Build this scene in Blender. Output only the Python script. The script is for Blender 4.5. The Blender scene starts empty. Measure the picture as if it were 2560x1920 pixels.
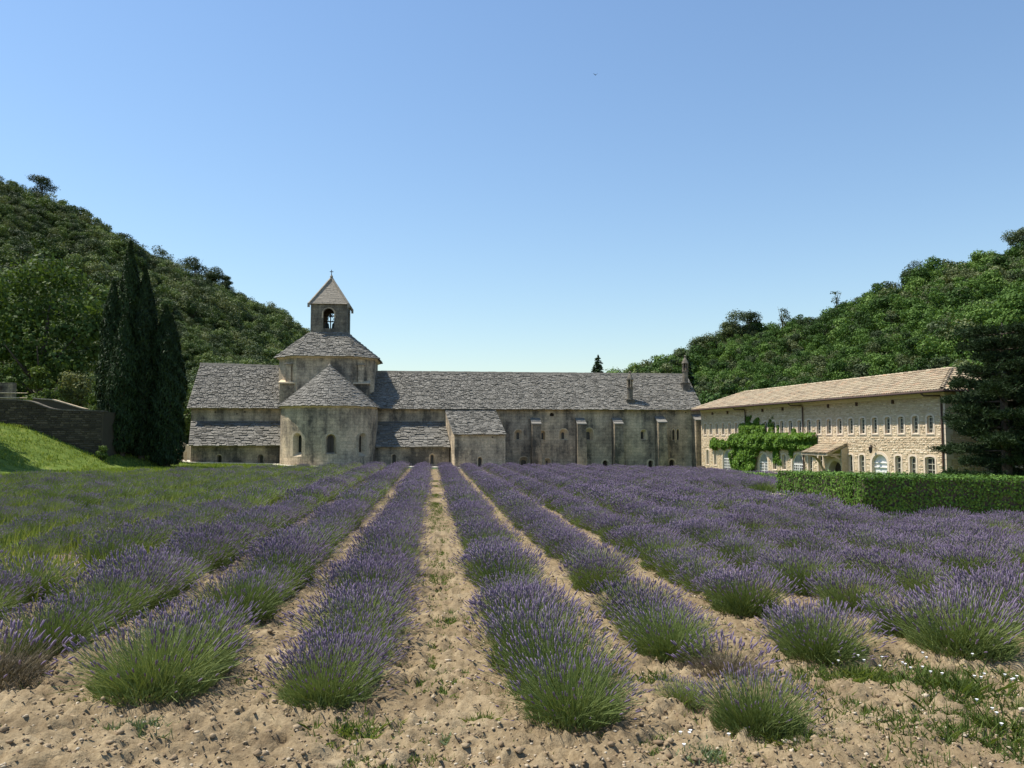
import bpy, math, random
import numpy as np
from mathutils import Vector, Matrix

# ------------------------------------------------------------------ scene, camera, sky, sun, exposure
scene = bpy.context.scene
col = scene.collection
R = math.radians
random.seed(7)

cam_data = bpy.data.cameras.new("camera")
cam_data.sensor_width = 36.0
cam_data.lens = 36.0 * 2050 / 2560
cam_data.clip_start = 0.1
cam_data.clip_end = 3000
cam = bpy.data.objects.new("camera", cam_data)
cam.location = (0, 0, 2.0)
CAM_YAW, CAM_PITCH = R(-5.5), math.atan(133 / 2050)
cam.rotation_euler = (math.pi / 2 + CAM_PITCH, 0, CAM_YAW)
col.objects.link(cam)
scene.camera = cam

SUN_AZ, SUN_EL = R(17), R(61)          # the sun stands to the left, a little behind the church front
TO_SUN = Vector((-math.cos(SUN_AZ) * math.cos(SUN_EL), math.sin(SUN_AZ) * math.cos(SUN_EL), math.sin(SUN_EL)))
world = bpy.data.worlds.new("World")
scene.world = world
world.use_nodes = True
wn = world.node_tree
for n in list(wn.nodes):
    wn.nodes.remove(n)
sky = wn.nodes.new("ShaderNodeTexSky")
sky.sky_type = 'NISHITA'
sky.sun_disc = False
sky.sun_elevation = SUN_EL
sky.sun_rotation = math.atan2(TO_SUN.x, TO_SUN.y)
sky.altitude = 400
sky.air_density = 1.5
sky.dust_density = 0.2
sky.ozone_density = 3.0
bg = wn.nodes.new("ShaderNodeBackground")
bg.inputs["Strength"].default_value = 0.088
wo = wn.nodes.new("ShaderNodeOutputWorld")
tint = wn.nodes.new("ShaderNodeMix"); tint.data_type = 'RGBA'; tint.blend_type = 'MULTIPLY'   # white balance
tint.inputs[0].default_value = 1.0; tint.inputs[7].default_value = (0.94, 1.0, 1.08, 1)
wn.links.new(sky.outputs[0], tint.inputs[6]); wn.links.new(tint.outputs[2], bg.inputs[0])
wn.links.new(bg.outputs[0], wo.inputs[0])

sun_data = bpy.data.lights.new("sun", 'SUN')
sun_data.energy = 4.1
sun_data.angle = R(0.53)
sun_data.color = (1.0, 0.94, 0.84)
sun = bpy.data.objects.new("sun", sun_data)
sun.rotation_euler = TO_SUN.to_track_quat('Z', 'Y').to_euler()
sun.location = (-30, 40, 60)
col.objects.link(sun)

scene.view_settings.view_transform = 'Standard'
scene.view_settings.look = 'None'
scene.view_settings.exposure = 0.72
scene.view_settings.gamma = 1.0
scene.view_settings.use_curve_mapping = False
scene.render.engine = 'CYCLES'
scene.cycles.use_denoising = True
scene.cycles.max_bounces = 6
scene.cycles.diffuse_bounces = 3
scene.cycles.glossy_bounces = 2
scene.cycles.transmission_bounces = 4
scene.cycles.sample_clamp_indirect = 6

# ------------------------------------------------------------------ helpers
def rng(seed):
    return np.random.default_rng(seed)

def gz(X, Y):
    """height of the field plane"""
    return -0.0102 * (Y - 5) - 0.0212 * X

_PX = np.array([0, 1.7, 2.5, 5.0, 6.6, 8.6, 12.0, 30.0, 200.0])
_PZ = np.array([0, 0.7, 0.95, 2.0, 2.65, 2.85, 3.1, 4.0, 5.0])
def bank(X, Y):
    """extra height of the grass bank on the left"""
    X = np.asarray(X, float); Y = np.asarray(Y, float)
    toe = 20.3 + np.clip(57.5 - Y, -4, 60) * 0.32
    d = -X - toe
    f = np.clip((Y - 28) / 12, 0, 1)
    g = np.clip((70 - Y) / 4, 0, 1)
    return np.interp(d, _PX, _PZ) * f * f * (3 - 2 * f) * np.maximum(g, 0.0)

def ground_z(X, Y):
    return gz(X, Y) + bank(X, Y)

def vnoise(x, y, seed=0):
    """smooth value noise, vectorised"""
    x = np.asarray(x, float); y = np.asarray(y, float)
    xi = np.floor(x).astype(np.int64); yi = np.floor(y).astype(np.int64)
    fx = x - xi; fy = y - yi
    fx = fx * fx * (3 - 2 * fx); fy = fy * fy * (3 - 2 * fy)
    def h(a, b):
        n = (a * 374761393 + b * 668265263 + seed * 1442695) & 0x7fffffff
        n = ((n ^ (n >> 13)) * 1274126177) & 0x7fffffff
        return ((n ^ (n >> 16)) & 0xffff) / 65535.0
    return (h(xi, yi) * (1 - fx) + h(xi + 1, yi) * fx) * (1 - fy) + (h(xi, yi + 1) * (1 - fx) + h(xi + 1, yi + 1) * fx) * fy

def mesh_np(name, V, faces_list, rnd=None, smooth=False, mats=(), mat_idx=None):
    """mesh from numpy vertices and a list of (n,k) index arrays; rnd: per-face float attribute"""
    me = bpy.data.meshes.new(name)
    V = np.asarray(V, np.float32)
    me.vertices.add(len(V))
    me.vertices.foreach_set("co", V.ravel())
    loops = np.concatenate([f.ravel() for f in faces_list]).astype(np.int32)
    sizes = np.concatenate([np.full(len(f), f.shape[1], np.int32) for f in faces_list])
    starts = np.concatenate([[0], np.cumsum(sizes)[:-1]]).astype(np.int32)
    me.loops.add(len(loops))
    me.loops.foreach_set("vertex_index", loops)
    me.polygons.add(len(sizes))
    me.polygons.foreach_set("loop_start", starts)
    me.polygons.foreach_set("loop_total", sizes)
    if mat_idx is not None:
        me.polygons.foreach_set("material_index", np.asarray(mat_idx, np.int32))
    if smooth:
        me.polygons.foreach_set("use_smooth", np.ones(len(sizes), bool))
    for m in mats:
        me.materials.append(m)
    me.update(calc_edges=True)
    if rnd is not None:
        a = me.attributes.new("rnd", 'FLOAT', 'FACE')
        a.data.foreach_set("value", np.asarray(rnd, np.float32))
    me.validate()
    return me

class MB:
    """collects faces for ONE mesh object"""
    def __init__(self):
        self.v = []; self.f = []; self.r = []
    def add(self, vs, fs, r=0.5):
        b = len(self.v)
        self.v += [tuple(p) for p in vs]
        for f in fs:
            self.f.append(tuple(i + b for i in f)); self.r.append(r)
    def quad(self, a, b, c, d, r=0.5):
        self.add((a, b, c, d), ((0, 1, 2, 3),), r)
    def box(self, x0, x1, y0, y1, z0, z1, r=0.5):
        self.hexa([(x0, y0, z0), (x1, y0, z0), (x1, y1, z0), (x0, y1, z0), (x0, y0, z1), (x1, y0, z1), (x1, y1, z1), (x0, y1, z1)], r)
    def hexa(self, p, r=0.5):
        self.add(p, ((0, 3, 2, 1), (4, 5, 6, 7), (0, 1, 5, 4), (1, 2, 6, 5), (2, 3, 7, 6), (3, 0, 4, 7)), r)
    def obox(self, c, ax, ay, az, r=0.5):
        c = Vector(c); ax = Vector(ax); ay = Vector(ay); az = Vector(az)
        self.hexa([c - ax - ay - az, c + ax - ay - az, c + ax + ay - az, c - ax + ay - az, c - ax - ay + az, c + ax - ay + az, c + ax + ay + az, c - ax + ay + az], r)
    def beam(self, a, b, w, h, up=(0, 0, 1), r=0.5):
        a = Vector(a); b = Vector(b); d = b - a
        s = d.cross(Vector(up)); s = s.normalized() if s.length > 1e-6 else Vector((1, 0, 0))
        u = s.cross(d).normalized()
        self.obox((a + b) / 2, d / 2, s * w / 2, u * h / 2, r)
    def tube(self, pts, rad, n=8, r=0.5, cap=True):
        pts = [Vector(p) for p in pts]
        b = len(self.v)
        for i, p in enumerate(pts):
            d = (pts[min(i + 1, len(pts) - 1)] - pts[max(i - 1, 0)]).normalized()
            s = d.cross(Vector((0, 1, 0.01)));
            if s.length < 1e-4: s = d.cross(Vector((1, 0, 0)))
            s.normalize(); t = d.cross(s)
            for k in range(n):
                a = 2 * math.pi * k / n
                self.v.append(tuple(p + (s * math.cos(a) + t * math.sin(a)) * rad[i]))
        for i in range(len(pts) - 1):
            for k in range(n):
                k2 = (k + 1) % n
                self.f.append((b + i * n + k, b + i * n + k2, b + (i + 1) * n + k2, b + (i + 1) * n + k)); self.r.append(r)
        if cap:
            self.f.append(tuple(b + k for k in range(n))[::-1]); self.r.append(r)
            self.f.append(tuple(b + (len(pts) - 1) * n + k for k in range(n))); self.r.append(r)
    def lathe(self, c, prof, n=16, r=0.5):
        """prof: list of (radius, z) about a vertical axis through c=(x,y)"""
        b = len(self.v)
        for (rr, z) in prof:
            for k in range(n):
                a = 2 * math.pi * k / n
                self.v.append((c[0] + rr * math.cos(a), c[1] + rr * math.sin(a), z))
        for i in range(len(prof) - 1):
            for k in range(n):
                k2 = (k + 1) % n
                self.f.append((b + i * n + k, b + i * n + k2, b + (i + 1) * n + k2, b + (i + 1) * n + k)); self.r.append(r)
        self.f.append(tuple(b + (len(prof) - 1) * n + k for k in range(n))); self.r.append(r)
    def poly(self, pts, r=0.5):
        self.add(pts, (tuple(range(len(pts))),), r)
    def prism(self, pts, d, r=0.5):
        """extrude a polygon along vector d"""
        d = Vector(d); n = len(pts)
        q = [Vector(p) for p in pts]
        self.add(q + [p + d for p in q], [tuple(range(n))[::-1], tuple(range(n, 2 * n))] + [(i, (i + 1) % n, n + (i + 1) % n, n + i) for i in range(n)], r)
    def build(self, name, m, parent=None, smooth=False, kind=None):
        me = bpy.data.meshes.new(name)
        me.from_pydata(self.v, [], self.f)
        a = me.attributes.new("rnd", 'FLOAT', 'FACE')
        a.data.foreach_set("value", np.asarray(self.r, np.float32))
        me.materials.append(m)
        if smooth:
            me.polygons.foreach_set("use_smooth", np.ones(len(me.polygons), bool))
        return link(name, me, parent, kind)

def link(name, data, parent=None, kind=None):
    o = bpy.data.objects.new(name, data)
    col.objects.link(o)
    if parent is not None:
        o.parent = parent
        o.matrix_parent_inverse = Matrix.Translation(-parent.location) if parent.parent is None and parent.type == 'EMPTY' else Matrix.Identity(4)
    if kind:
        o["kind"] = kind
    return o

def tag(o, label, cat, group=None):
    o["label"] = label; o["category"] = cat
    if group: o["group"] = group
    return o

def struct(o):
    o["kind"] = "structure"
    return o

def empty(name, loc, label=None, cat=None, group=None):
    o = bpy.data.objects.new(name, None)
    o.location = loc
    o.empty_display_size = 0.3
    col.objects.link(o)
    if label: tag(o, label, cat, group)
    return o

def local_child(name, me, parent, kind=None):
    """a part whose mesh is in the parent's local space"""
    o = bpy.data.objects.new(name, me)
    col.objects.link(o)
    o.parent = parent
    if kind: o["kind"] = kind
    return o

# ------------------------------------------------------------------ materials
def new_mat(name):
    m = bpy.data.materials.new(name)
    m.use_nodes = True
    nt = m.node_tree
    b = nt.nodes["Principled BSDF"]
    b.inputs["Specular IOR Level"].default_value = 0.25
    return m, nt, b

def N(nt, t, **kw):
    n = nt.nodes.new(t)
    for k, v in kw.items():
        setattr(n, k, v)
    return n

def noise(nt, vec, scale, detail=4, rough=0.6):
    n = N(nt, "ShaderNodeTexNoise")
    n.inputs["Scale"].default_value = scale
    n.inputs["Detail"].default_value = detail
    n.inputs["Roughness"].default_value = rough
    if vec is not None: nt.links.new(vec, n.inputs["Vector"])
    return n.outputs["Fac"]

def ramp(nt, fac, stops):
    r = N(nt, "ShaderNodeValToRGB")
    els = r.color_ramp.elements
    while len(els) < len(stops): els.new(0.5)
    for e, (p, c) in zip(els, stops):
        e.position = p; e.color = (*c, 1) if len(c) == 3 else c
    nt.links.new(fac, r.inputs[0])
    return r.outputs[0]

def mixc(nt, fac, a, b, mode='MIX'):
    m = N(nt, "ShaderNodeMix", data_type='RGBA', blend_type=mode)
    for s, v in ((m.inputs[0], fac), (m.inputs[6], a), (m.inputs[7], b)):
        if isinstance(v, (int, float)): s.default_value = v
        elif isinstance(v, tuple): s.default_value = (*v, 1)
        else: nt.links.new(v, s)
    return m.outputs[2]

def math_n(nt, op, a, b=0.0, clamp=False):
    m = N(nt, "ShaderNodeMath", operation=op, use_clamp=clamp)
    for s, v in ((m.inputs[0], a), (m.inputs[1], b)):
        if isinstance(v, (int, float)): s.default_value = v
        else: nt.links.new(v, s)
    return m.outputs[0]

def pos(nt, scale=(1, 1, 1), obj=False):
    if obj:
        src = N(nt, "ShaderNodeTexCoord").outputs["Object"]
    else:
        src = N(nt, "ShaderNodeNewGeometry").outputs["Position"]
    mp = N(nt, "ShaderNodeMapping")
    mp.inputs["Scale"].default_value = scale
    nt.links.new(src, mp.inputs["Vector"])
    return mp.outputs[0]

def bump(nt, b, h, strength=0.4, dist=0.02):
    n = N(nt, "ShaderNodeBump")
    n.inputs["Strength"].default_value = strength
    n.inputs["Distance"].default_value = dist
    nt.links.new(h, n.inputs["Height"])
    nt.links.new(n.outputs[0], b.inputs["Normal"])

def attr(nt, name):
    a = N(nt, "ShaderNodeAttribute"); a.attribute_name = name
    return a.outputs["Fac"]

def m_plain(name, c1, c2, scale=3.0, rough=0.8, bs=0.0, bscale=20, rnd=None, metal=0.0, rmix=0.7):
    """two tones by noise; rnd: tones mixed further by the per-piece random value"""
    m, nt, b = new_mat(name)
    p = pos(nt)
    c = ramp(nt, noise(nt, p, scale, 5), [(0.3, c1), (0.7, c2)])
    if rnd:
        c = mixc(nt, rmix, c, ramp(nt, attr(nt, "rnd"), rnd))
    nt.links.new(c, b.inputs["Base Color"])
    b.inputs["Roughness"].default_value = rough
    b.inputs["Metallic"].default_value = metal
    if bs: bump(nt, b, noise(nt, p, bscale, 4), bs, 0.03)
    return m

def m_leaf(name, stops, trans=0.25, rough=0.6, big=0.25, obj_var=0.35, tint=(1, 1, 1)):
    """foliage: tones by per-leaf value, clump noise and per-plant variation"""
    m, nt, b = new_mat(name)
    info = N(nt, "ShaderNodeObjectInfo").outputs["Random"]
    p = pos(nt)
    f = math_n(nt, 'MULTIPLY', attr(nt, "rnd"), 0.55)
    f = math_n(nt, 'ADD', f, math_n(nt, 'MULTIPLY', noise(nt, p, big, 3), 0.45))
    f = math_n(nt, 'ADD', f, math_n(nt, 'MULTIPLY', math_n(nt, 'SUBTRACT', info, 0.5), obj_var), True)
    c = ramp(nt, f, stops)
    nt.links.new(c, b.inputs["Base Color"])
    b.inputs["Roughness"].default_value = rough
    b.inputs["Specular IOR Level"].default_value = 0.12
    t = N(nt, "ShaderNodeBsdfTranslucent")
    tc = mixc(nt, 1.0, c, (1.0, 1.0, 0.45), 'MULTIPLY')
    nt.links.new(tc, t.inputs[0])
    mx = N(nt, "ShaderNodeMixShader"); mx.inputs[0].default_value = trans
    nt.links.new(b.outputs[0], mx.inputs[1]); nt.links.new(t.outputs[0], mx.inputs[2])
    nt.links.new(mx.outputs[0], nt.nodes["Material Output"].inputs[0])
    return m

def m_stone(name, light, mid, dark, dark_at=0.56, joints=True, js=(0.55, 0.28), seed=0.0, bstr=0.5):
    """weathered ashlar: blotches and vertical streaks of lichen and soot, faint joints"""
    m, nt, b = new_mat(name)
    p = pos(nt)
    off = N(nt, "ShaderNodeVectorMath", operation='ADD'); off.inputs[1].default_value = (seed, seed * 1.7, seed * 0.4)
    nt.links.new(p, off.inputs[0]); pv = off.outputs[0]
    base = ramp(nt, noise(nt, pv, 1.1, 5), [(0.32, mid), (0.62, light)])
    st = N(nt, "ShaderNodeMapping"); st.inputs["Scale"].default_value = (1.1, 1.1, 0.16)
    nt.links.new(pv, st.inputs["Vector"])
    streak = noise(nt, st.outputs[0], 1.0, 5, 0.65)
    blot = noise(nt, pv, 0.42, 6, 0.65)
    s = math_n(nt, 'ADD', math_n(nt, 'MULTIPLY', streak, 0.5), math_n(nt, 'MULTIPLY', blot, 0.5))
    s = math_n(nt, 'ADD', s, math_n(nt, 'MULTIPLY', math_n(nt, 'SUBTRACT', noise(nt, pv, 3.2, 5, 0.7), 0.5), 0.22))
    sm = ramp(nt, s, [(dark_at - 0.10, (0, 0, 0)), (dark_at, (0.55, 0.55, 0.55)), (dark_at + 0.07, (1, 1, 1))])
    c = mixc(nt, sm, base, dark)
    fine = noise(nt, pv, 9, 4, 0.7)
    c = mixc(nt, 0.6, c, ramp(nt, fine, [(0.3, (0.45, 0.43, 0.4)), (0.5, (1.0, 1.0, 1.0)), (0.72, (1.35, 1.33, 1.28))]), 'MULTIPLY')
    h = math_n(nt, 'MULTIPLY', fine, 0.6)
    if joints:
        cc = N(nt, "ShaderNodeSeparateXYZ"); nt.links.new(p, cc.inputs[0])
        cm = N(nt, "ShaderNodeCombineXYZ")
        nt.links.new(math_n(nt, 'ADD', cc.outputs[0], cc.outputs[1]), cm.inputs[0]); nt.links.new(cc.outputs[2], cm.inputs[1])
        br = N(nt, "ShaderNodeTexBrick")
        br.inputs["Scale"].default_value = 1.0
        br.inputs["Brick Width"].default_value = js[0]; br.inputs["Row Height"].default_value = js[1]
        br.inputs["Mortar Size"].default_value = 0.014; br.inputs["Mortar Smooth"].default_value = 0.3
        br.inputs["Color1"].default_value = (0.82, 0.82, 0.82, 1); br.inputs["Color2"].default_value = (1.1, 1.08, 1.04, 1)
        br.inputs["Mortar"].default_value = (0.62, 0.6, 0.57, 1)
        nt.links.new(cm.outputs[0], br.inputs["Vector"])
        c = mixc(nt, 0.8, c, br.outputs["Color"], 'MULTIPLY')
        h = math_n(nt, 'SUBTRACT', h, math_n(nt, 'MULTIPLY', br.outputs["Fac"], 0.5))
    nt.links.new(c, b.inputs["Base Color"])
    b.inputs["Roughness"].default_value = 0.9
    b.inputs["Specular IOR Level"].default_value = 0.1
    bump(nt, b, h, bstr, 0.03)
    return m

M = {}
M["stone"] = m_stone("weathered_limestone", (0.68, 0.55, 0.385), (0.50, 0.42, 0.31), (0.145, 0.128, 0.105), 0.53)
M["stone_dark"] = m_stone("sooty_limestone", (0.52, 0.42, 0.29), (0.36, 0.305, 0.225), (0.11, 0.098, 0.08), 0.49, seed=11)
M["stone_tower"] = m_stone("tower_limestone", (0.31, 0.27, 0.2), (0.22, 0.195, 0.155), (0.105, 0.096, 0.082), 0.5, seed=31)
M["stone_pale"] = m_stone("pale_dressed_stone", (0.70, 0.57, 0.39), (0.58, 0.47, 0.32), (0.30, 0.25, 0.18), 0.62, joints=False, seed=5, bstr=0.25)
M["stone_trim"] = m_stone("trim_limestone", (0.56, 0.465, 0.33), (0.44, 0.37, 0.27), (0.2, 0.17, 0.13), 0.58, joints=False, seed=8, bstr=0.25)
M["dressed"] = m_plain("cut_limestone", (0.62, 0.505, 0.38), (0.72, 0.60, 0.465), 4, 0.85, 0.2, 25)
M["slab"] = m_plain("lauze_slab", (0.115, 0.108, 0.093), (0.285, 0.268, 0.232), 12.0, 0.9, 0.6, 16,
                    rnd=[(0.0, (0.11, 0.104, 0.088)), (0.3, (0.17, 0.16, 0.137)), (0.8, (0.235, 0.222, 0.19)), (1.0, (0.32, 0.30, 0.255))], rmix=0.5)
M["ridge"] = m_plain("ridge_stone", (0.19, 0.17, 0.135), (0.34, 0.30, 0.24), 5, 0.9, 0.4, 12)
M["canal_tile"] = m_plain("clay_canal_tile", (0.33, 0.265, 0.178), (0.47, 0.39, 0.265), 1.2, 0.85, 0.3, 20,
                    rnd=[(0.0, (0.15, 0.108, 0.072)), (0.25, (0.30, 0.232, 0.152)), (0.6, (0.455, 0.375, 0.25)), (0.85, (0.38, 0.325, 0.23)), (1.0, (0.48, 0.285, 0.17))])
M["mortar"] = m_plain("lime_mortar", (0.50, 0.39, 0.255), (0.60, 0.48, 0.33), 3, 0.95, 0.4, 20)
M["rubble"] = m_plain("rubble_limestone", (0.55, 0.435, 0.285), (0.72, 0.595, 0.415), 2.0, 0.9, 0.4, 16,
                    rnd=[(0.0, (0.40, 0.29, 0.18)), (0.35, (0.62, 0.49, 0.33)), (0.7, (0.73, 0.60, 0.42)), (1.0, (0.80, 0.69, 0.53))])
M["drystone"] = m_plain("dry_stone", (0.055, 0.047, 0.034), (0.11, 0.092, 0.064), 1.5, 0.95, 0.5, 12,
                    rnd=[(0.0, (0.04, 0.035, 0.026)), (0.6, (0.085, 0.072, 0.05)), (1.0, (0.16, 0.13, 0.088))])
M["white_paint"] = m_plain("white_paint", (0.74, 0.72, 0.68), (0.82, 0.80, 0.76), 6, 0.5)
M["cream_paint"] = m_plain("cream_paint", (0.60, 0.56, 0.44), (0.68, 0.63, 0.50), 6, 0.5)
M["timber"] = m_plain("weathered_timber", (0.40, 0.32, 0.21), (0.52, 0.43, 0.30), 8, 0.8, 0.2, 30)
M["old_wood"] = m_plain("dark_old_wood", (0.04, 0.03, 0.024), (0.075, 0.055, 0.04), 6, 0.8, 0.2, 30)
M["iron"] = m_plain("rusty_iron", (0.035, 0.028, 0.024), (0.07, 0.05, 0.04), 12, 0.6, 0.1, 40, metal=0.4)
M["downpipe"] = m_plain("brown_zinc", (0.075, 0.045, 0.038), (0.11, 0.07, 0.055), 8, 0.5)
M["bronze"] = m_plain("dark_bronze", (0.025, 0.03, 0.025), (0.05, 0.055, 0.045), 8, 0.5, metal=0.6)
M["rust"] = m_plain("rust_red", (0.055, 0.02, 0.016), (0.10, 0.04, 0.03), 6, 0.8, 0.2, 20)
M["bark"] = m_plain("bark", (0.06, 0.047, 0.035), (0.13, 0.105, 0.08), 8, 0.95, 0.8, 18)
M["hill_soil"] = m_plain("hill_scrub", (0.035, 0.045, 0.02), (0.08, 0.075, 0.04), 0.4, 0.95)
M["limewash"] = m_plain("limewash", (0.45, 0.41, 0.31), (0.55, 0.5, 0.39), 2, 0.9, 0.2, 14)
M["gravel"] = m_plain("pale_gravel", (0.50, 0.45, 0.36), (0.68, 0.63, 0.52), 14, 0.95, 0.5, 40)

def m_glass(name, c, rough=0.12):
    m, nt, b = new_mat(name)
    nt.links.new(ramp(nt, noise(nt, pos(nt), 2.5, 2), [(0.3, c), (0.7, tuple(x * 1.8 for x in c))]), b.inputs["Base Color"])
    b.inputs["Roughness"].default_value = rough
    b.inputs["Specular IOR Level"].default_value = 0.5
    return m
M["dark_glass"] = m_glass("dark_leaded_glass", (0.008, 0.008, 0.009), 0.3)
M["glass"] = m_glass("window_glass", (0.02, 0.022, 0.02), 0.35)

G_FOREST = [(0.0, (0.0286, 0.044, 0.0154)), (0.35, (0.066, 0.1012, 0.0308)), (0.65, (0.11, 0.1595, 0.0462)), (1.0, (0.198, 0.2475, 0.088))]
G_FOREST_R = [(0.0, (0.0264, 0.0504, 0.0132)), (0.35, (0.0624, 0.12, 0.0264)), (0.65, (0.102, 0.1824, 0.0372)), (1.0, (0.18, 0.27, 0.0696))]
M["forest_leaf"] = m_leaf("oak_scrub_leaf", G_FOREST, 0.2, big=0.05, obj_var=0.8)
M["forest_leaf_r"] = m_leaf("green_oak_leaf", G_FOREST_R, 0.22, big=0.05, obj_var=0.75)
M["holm_leaf"] = m_leaf("holm_oak_leaf", [(0.0, (0.026, 0.039, 0.0182)), (0.45, (0.0546, 0.0806, 0.0338)), (1.0, (0.13, 0.1625, 0.078))], 0.12, big=0.05, obj_var=0.5)
M["pale_oak_leaf"] = m_leaf("pale_oak_leaf", [(0.0, (0.055, 0.075, 0.03)), (0.45, (0.115, 0.14, 0.058)), (1.0, (0.21, 0.235, 0.11))], 0.2, big=0.05, obj_var=0.5)
M["pine_leaf"] = m_leaf("pine_needle", [(0.0, (0.0162, 0.0297, 0.0135)), (0.5, (0.0378, 0.0635, 0.027)), (1.0, (0.0675, 0.1013, 0.0405))], 0.12)
M["cypress_leaf"] = m_leaf("cypress_scale", [(0.0, (0.0104, 0.0194, 0.009)), (0.5, (0.0224, 0.0389, 0.0149)), (1.0, (0.0478, 0.0823, 0.0269))], 0.06)
M["plane_leaf"] = m_leaf("broad_leaf", [(0.0, (0.033, 0.057, 0.015)), (0.4, (0.0675, 0.108, 0.027)), (0.75, (0.12, 0.18, 0.045)), (1.0, (0.195, 0.255, 0.075))], 0.3)
M["shrub_leaf"] = m_leaf("pale_shrub_leaf", [(0.0, (0.066, 0.0825, 0.033)), (0.5, (0.154, 0.176, 0.0715)), (1.0, (0.33, 0.33, 0.143))], 0.25)
M["hedge_leaf"] = m_leaf("hedge_leaf", [(0.0, (0.0351, 0.0759, 0.0149)), (0.45, (0.0789, 0.1519, 0.0267)), (0.8, (0.1492, 0.2531, 0.0416)), (1.0, (0.2808, 0.405, 0.0891))], 0.12, 0.5, big=0.8)
M["ivy_leaf"] = m_leaf("vine_leaf", [(0.0, (0.0646, 0.1301, 0.023)), (0.45, (0.1401, 0.2501, 0.0362)), (0.8, (0.2587, 0.4002, 0.0559)), (1.0, (0.4744, 0.6203, 0.0987))], 0.35, 0.45, big=0.8)
M["lav_green"] = m_leaf("lavender_stem", [(0.0, (0.0805, 0.1137, 0.0334)), (0.4, (0.1553, 0.2036, 0.0627)), (0.75, (0.23, 0.2814, 0.0961)), (1.0, (0.345, 0.3832, 0.1505))], 0.14, big=1.2, obj_var=0.4)
M["lav_flower"] = m_leaf("lavender_flower", [(0.0, (0.1177, 0.0833, 0.1352)), (0.4, (0.194, 0.1466, 0.2255)), (0.75, (0.2706, 0.211, 0.3106)), (1.0, (0.3765, 0.2998, 0.3907))], 0.2, big=0.7, obj_var=0.3)
M["lav_dry"] = m_leaf("dry_lavender", [(0.0, (0.076, 0.0605, 0.046)), (0.5, (0.171, 0.1375, 0.092)), (1.0, (0.266, 0.231, 0.1495))], 0.1)
M["weed"] = m_leaf("weed_leaf", [(0.0, (0.063, 0.0935, 0.027)), (0.5, (0.126, 0.1785, 0.045)), (1.0, (0.252, 0.2805, 0.09))], 0.35)
M["weed_grey"] = m_leaf("grey_weed_leaf", [(0.0, (0.1, 0.1425, 0.0765)), (0.5, (0.17, 0.228, 0.117)), (1.0, (0.27, 0.3135, 0.18))], 0.25)
M["grass"] = m_leaf("grass_blade", [(0.0, (0.077, 0.1265, 0.0198)), (0.5, (0.165, 0.2365, 0.0385)), (1.0, (0.33, 0.363, 0.0825))], 0.35, big=0.5)
M["field_grass"] = m_leaf("field_grass", [(0.0, (0.0975, 0.1344, 0.0345)), (0.45, (0.195, 0.2432, 0.0633)), (0.8, (0.286, 0.32, 0.0862)), (1.0, (0.429, 0.4096, 0.138))], 0.3, big=0.35)
M["petal"] = m_plain("white_petal", (0.75, 0.74, 0.72), (0.85, 0.84, 0.82), 8, 0.6)
M["clod"] = m_plain("soil_clod", (0.2, 0.14, 0.082), (0.37, 0.275, 0.168), 5, 0.95, 0.4, 40,
                    rnd=[(0.0, (0.16, 0.11, 0.065)), (0.5, (0.31, 0.23, 0.14)), (0.85, (0.43, 0.335, 0.21)), (1.0, (0.64, 0.56, 0.43))])

def m_ground():
    m, nt, b = new_mat("field_ground")
    p = pos(nt)
    n1 = noise(nt, p, 1.3, 6, 0.7); n2 = noise(nt, p, 14, 5, 0.75); n3 = noise(nt, p, 60, 3, 0.7)
    soil = ramp(nt, n1, [(0.28, (0.165, 0.122, 0.072)), (0.5, (0.275, 0.21, 0.124)), (0.72, (0.40, 0.32, 0.2))])
    soil = mixc(nt, 0.65, soil, ramp(nt, n2, [(0.3, (0.42, 0.38, 0.34)), (0.55, (1.0, 1.0, 1.0)), (0.75, (1.2, 1.17, 1.12))]), 'MULTIPLY')
    soil = mixc(nt, 0.5, soil, ramp(nt, n3, [(0.3, (0.5, 0.47, 0.45)), (0.6, (1.05, 1.05, 1.05))]), 'MULTIPLY')
    gn = noise(nt, p, 1.7, 5, 0.7)
    grass = ramp(nt, gn, [(0.3, (0.055, 0.09, 0.016)), (0.52, (0.115, 0.165, 0.03)), (0.72, (0.20, 0.22, 0.055))])
    g = attr(nt, "grass")
    edge = math_n(nt, 'ADD', g, math_n(nt, 'MULTIPLY', math_n(nt, 'SUBTRACT', noise(nt, p, 0.9, 5, 0.7), 0.5), 0.9))
    c = mixc(nt, ramp(nt, edge, [(0.42, (0, 0, 0)), (0.62, (1, 1, 1))]), soil, grass)
    nt.links.new(c, b.inputs["Base Color"])
    b.inputs["Roughness"].default_value = 0.95
    b.inputs["Specular IOR Level"].default_value = 0.08
    bump(nt, b, math_n(nt, 'ADD', n2, math_n(nt, 'MULTIPLY', n3, 0.4)), 0.6, 0.03)
    return m
M["ground"] = m_ground()

# ------------------------------------------------------------------ the setting: ground, hills, path
def graded(a, b, fine, f0, f1, grow):
    """coordinates from a to b: step `fine` between f0 and f1, growing outside"""
    mid = list(np.arange(f0, f1 + 1e-6, fine))
    hi, s = [], fine
    x = mid[-1]
    while x < b:
        s *= grow; x += s; hi.append(min(x, b))
    lo, s = [], fine
    x = mid[0]
    while x > a:
        s *= grow; x -= s; lo.append(max(x, a))
    return np.array(lo[::-1] + mid + hi)

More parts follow.
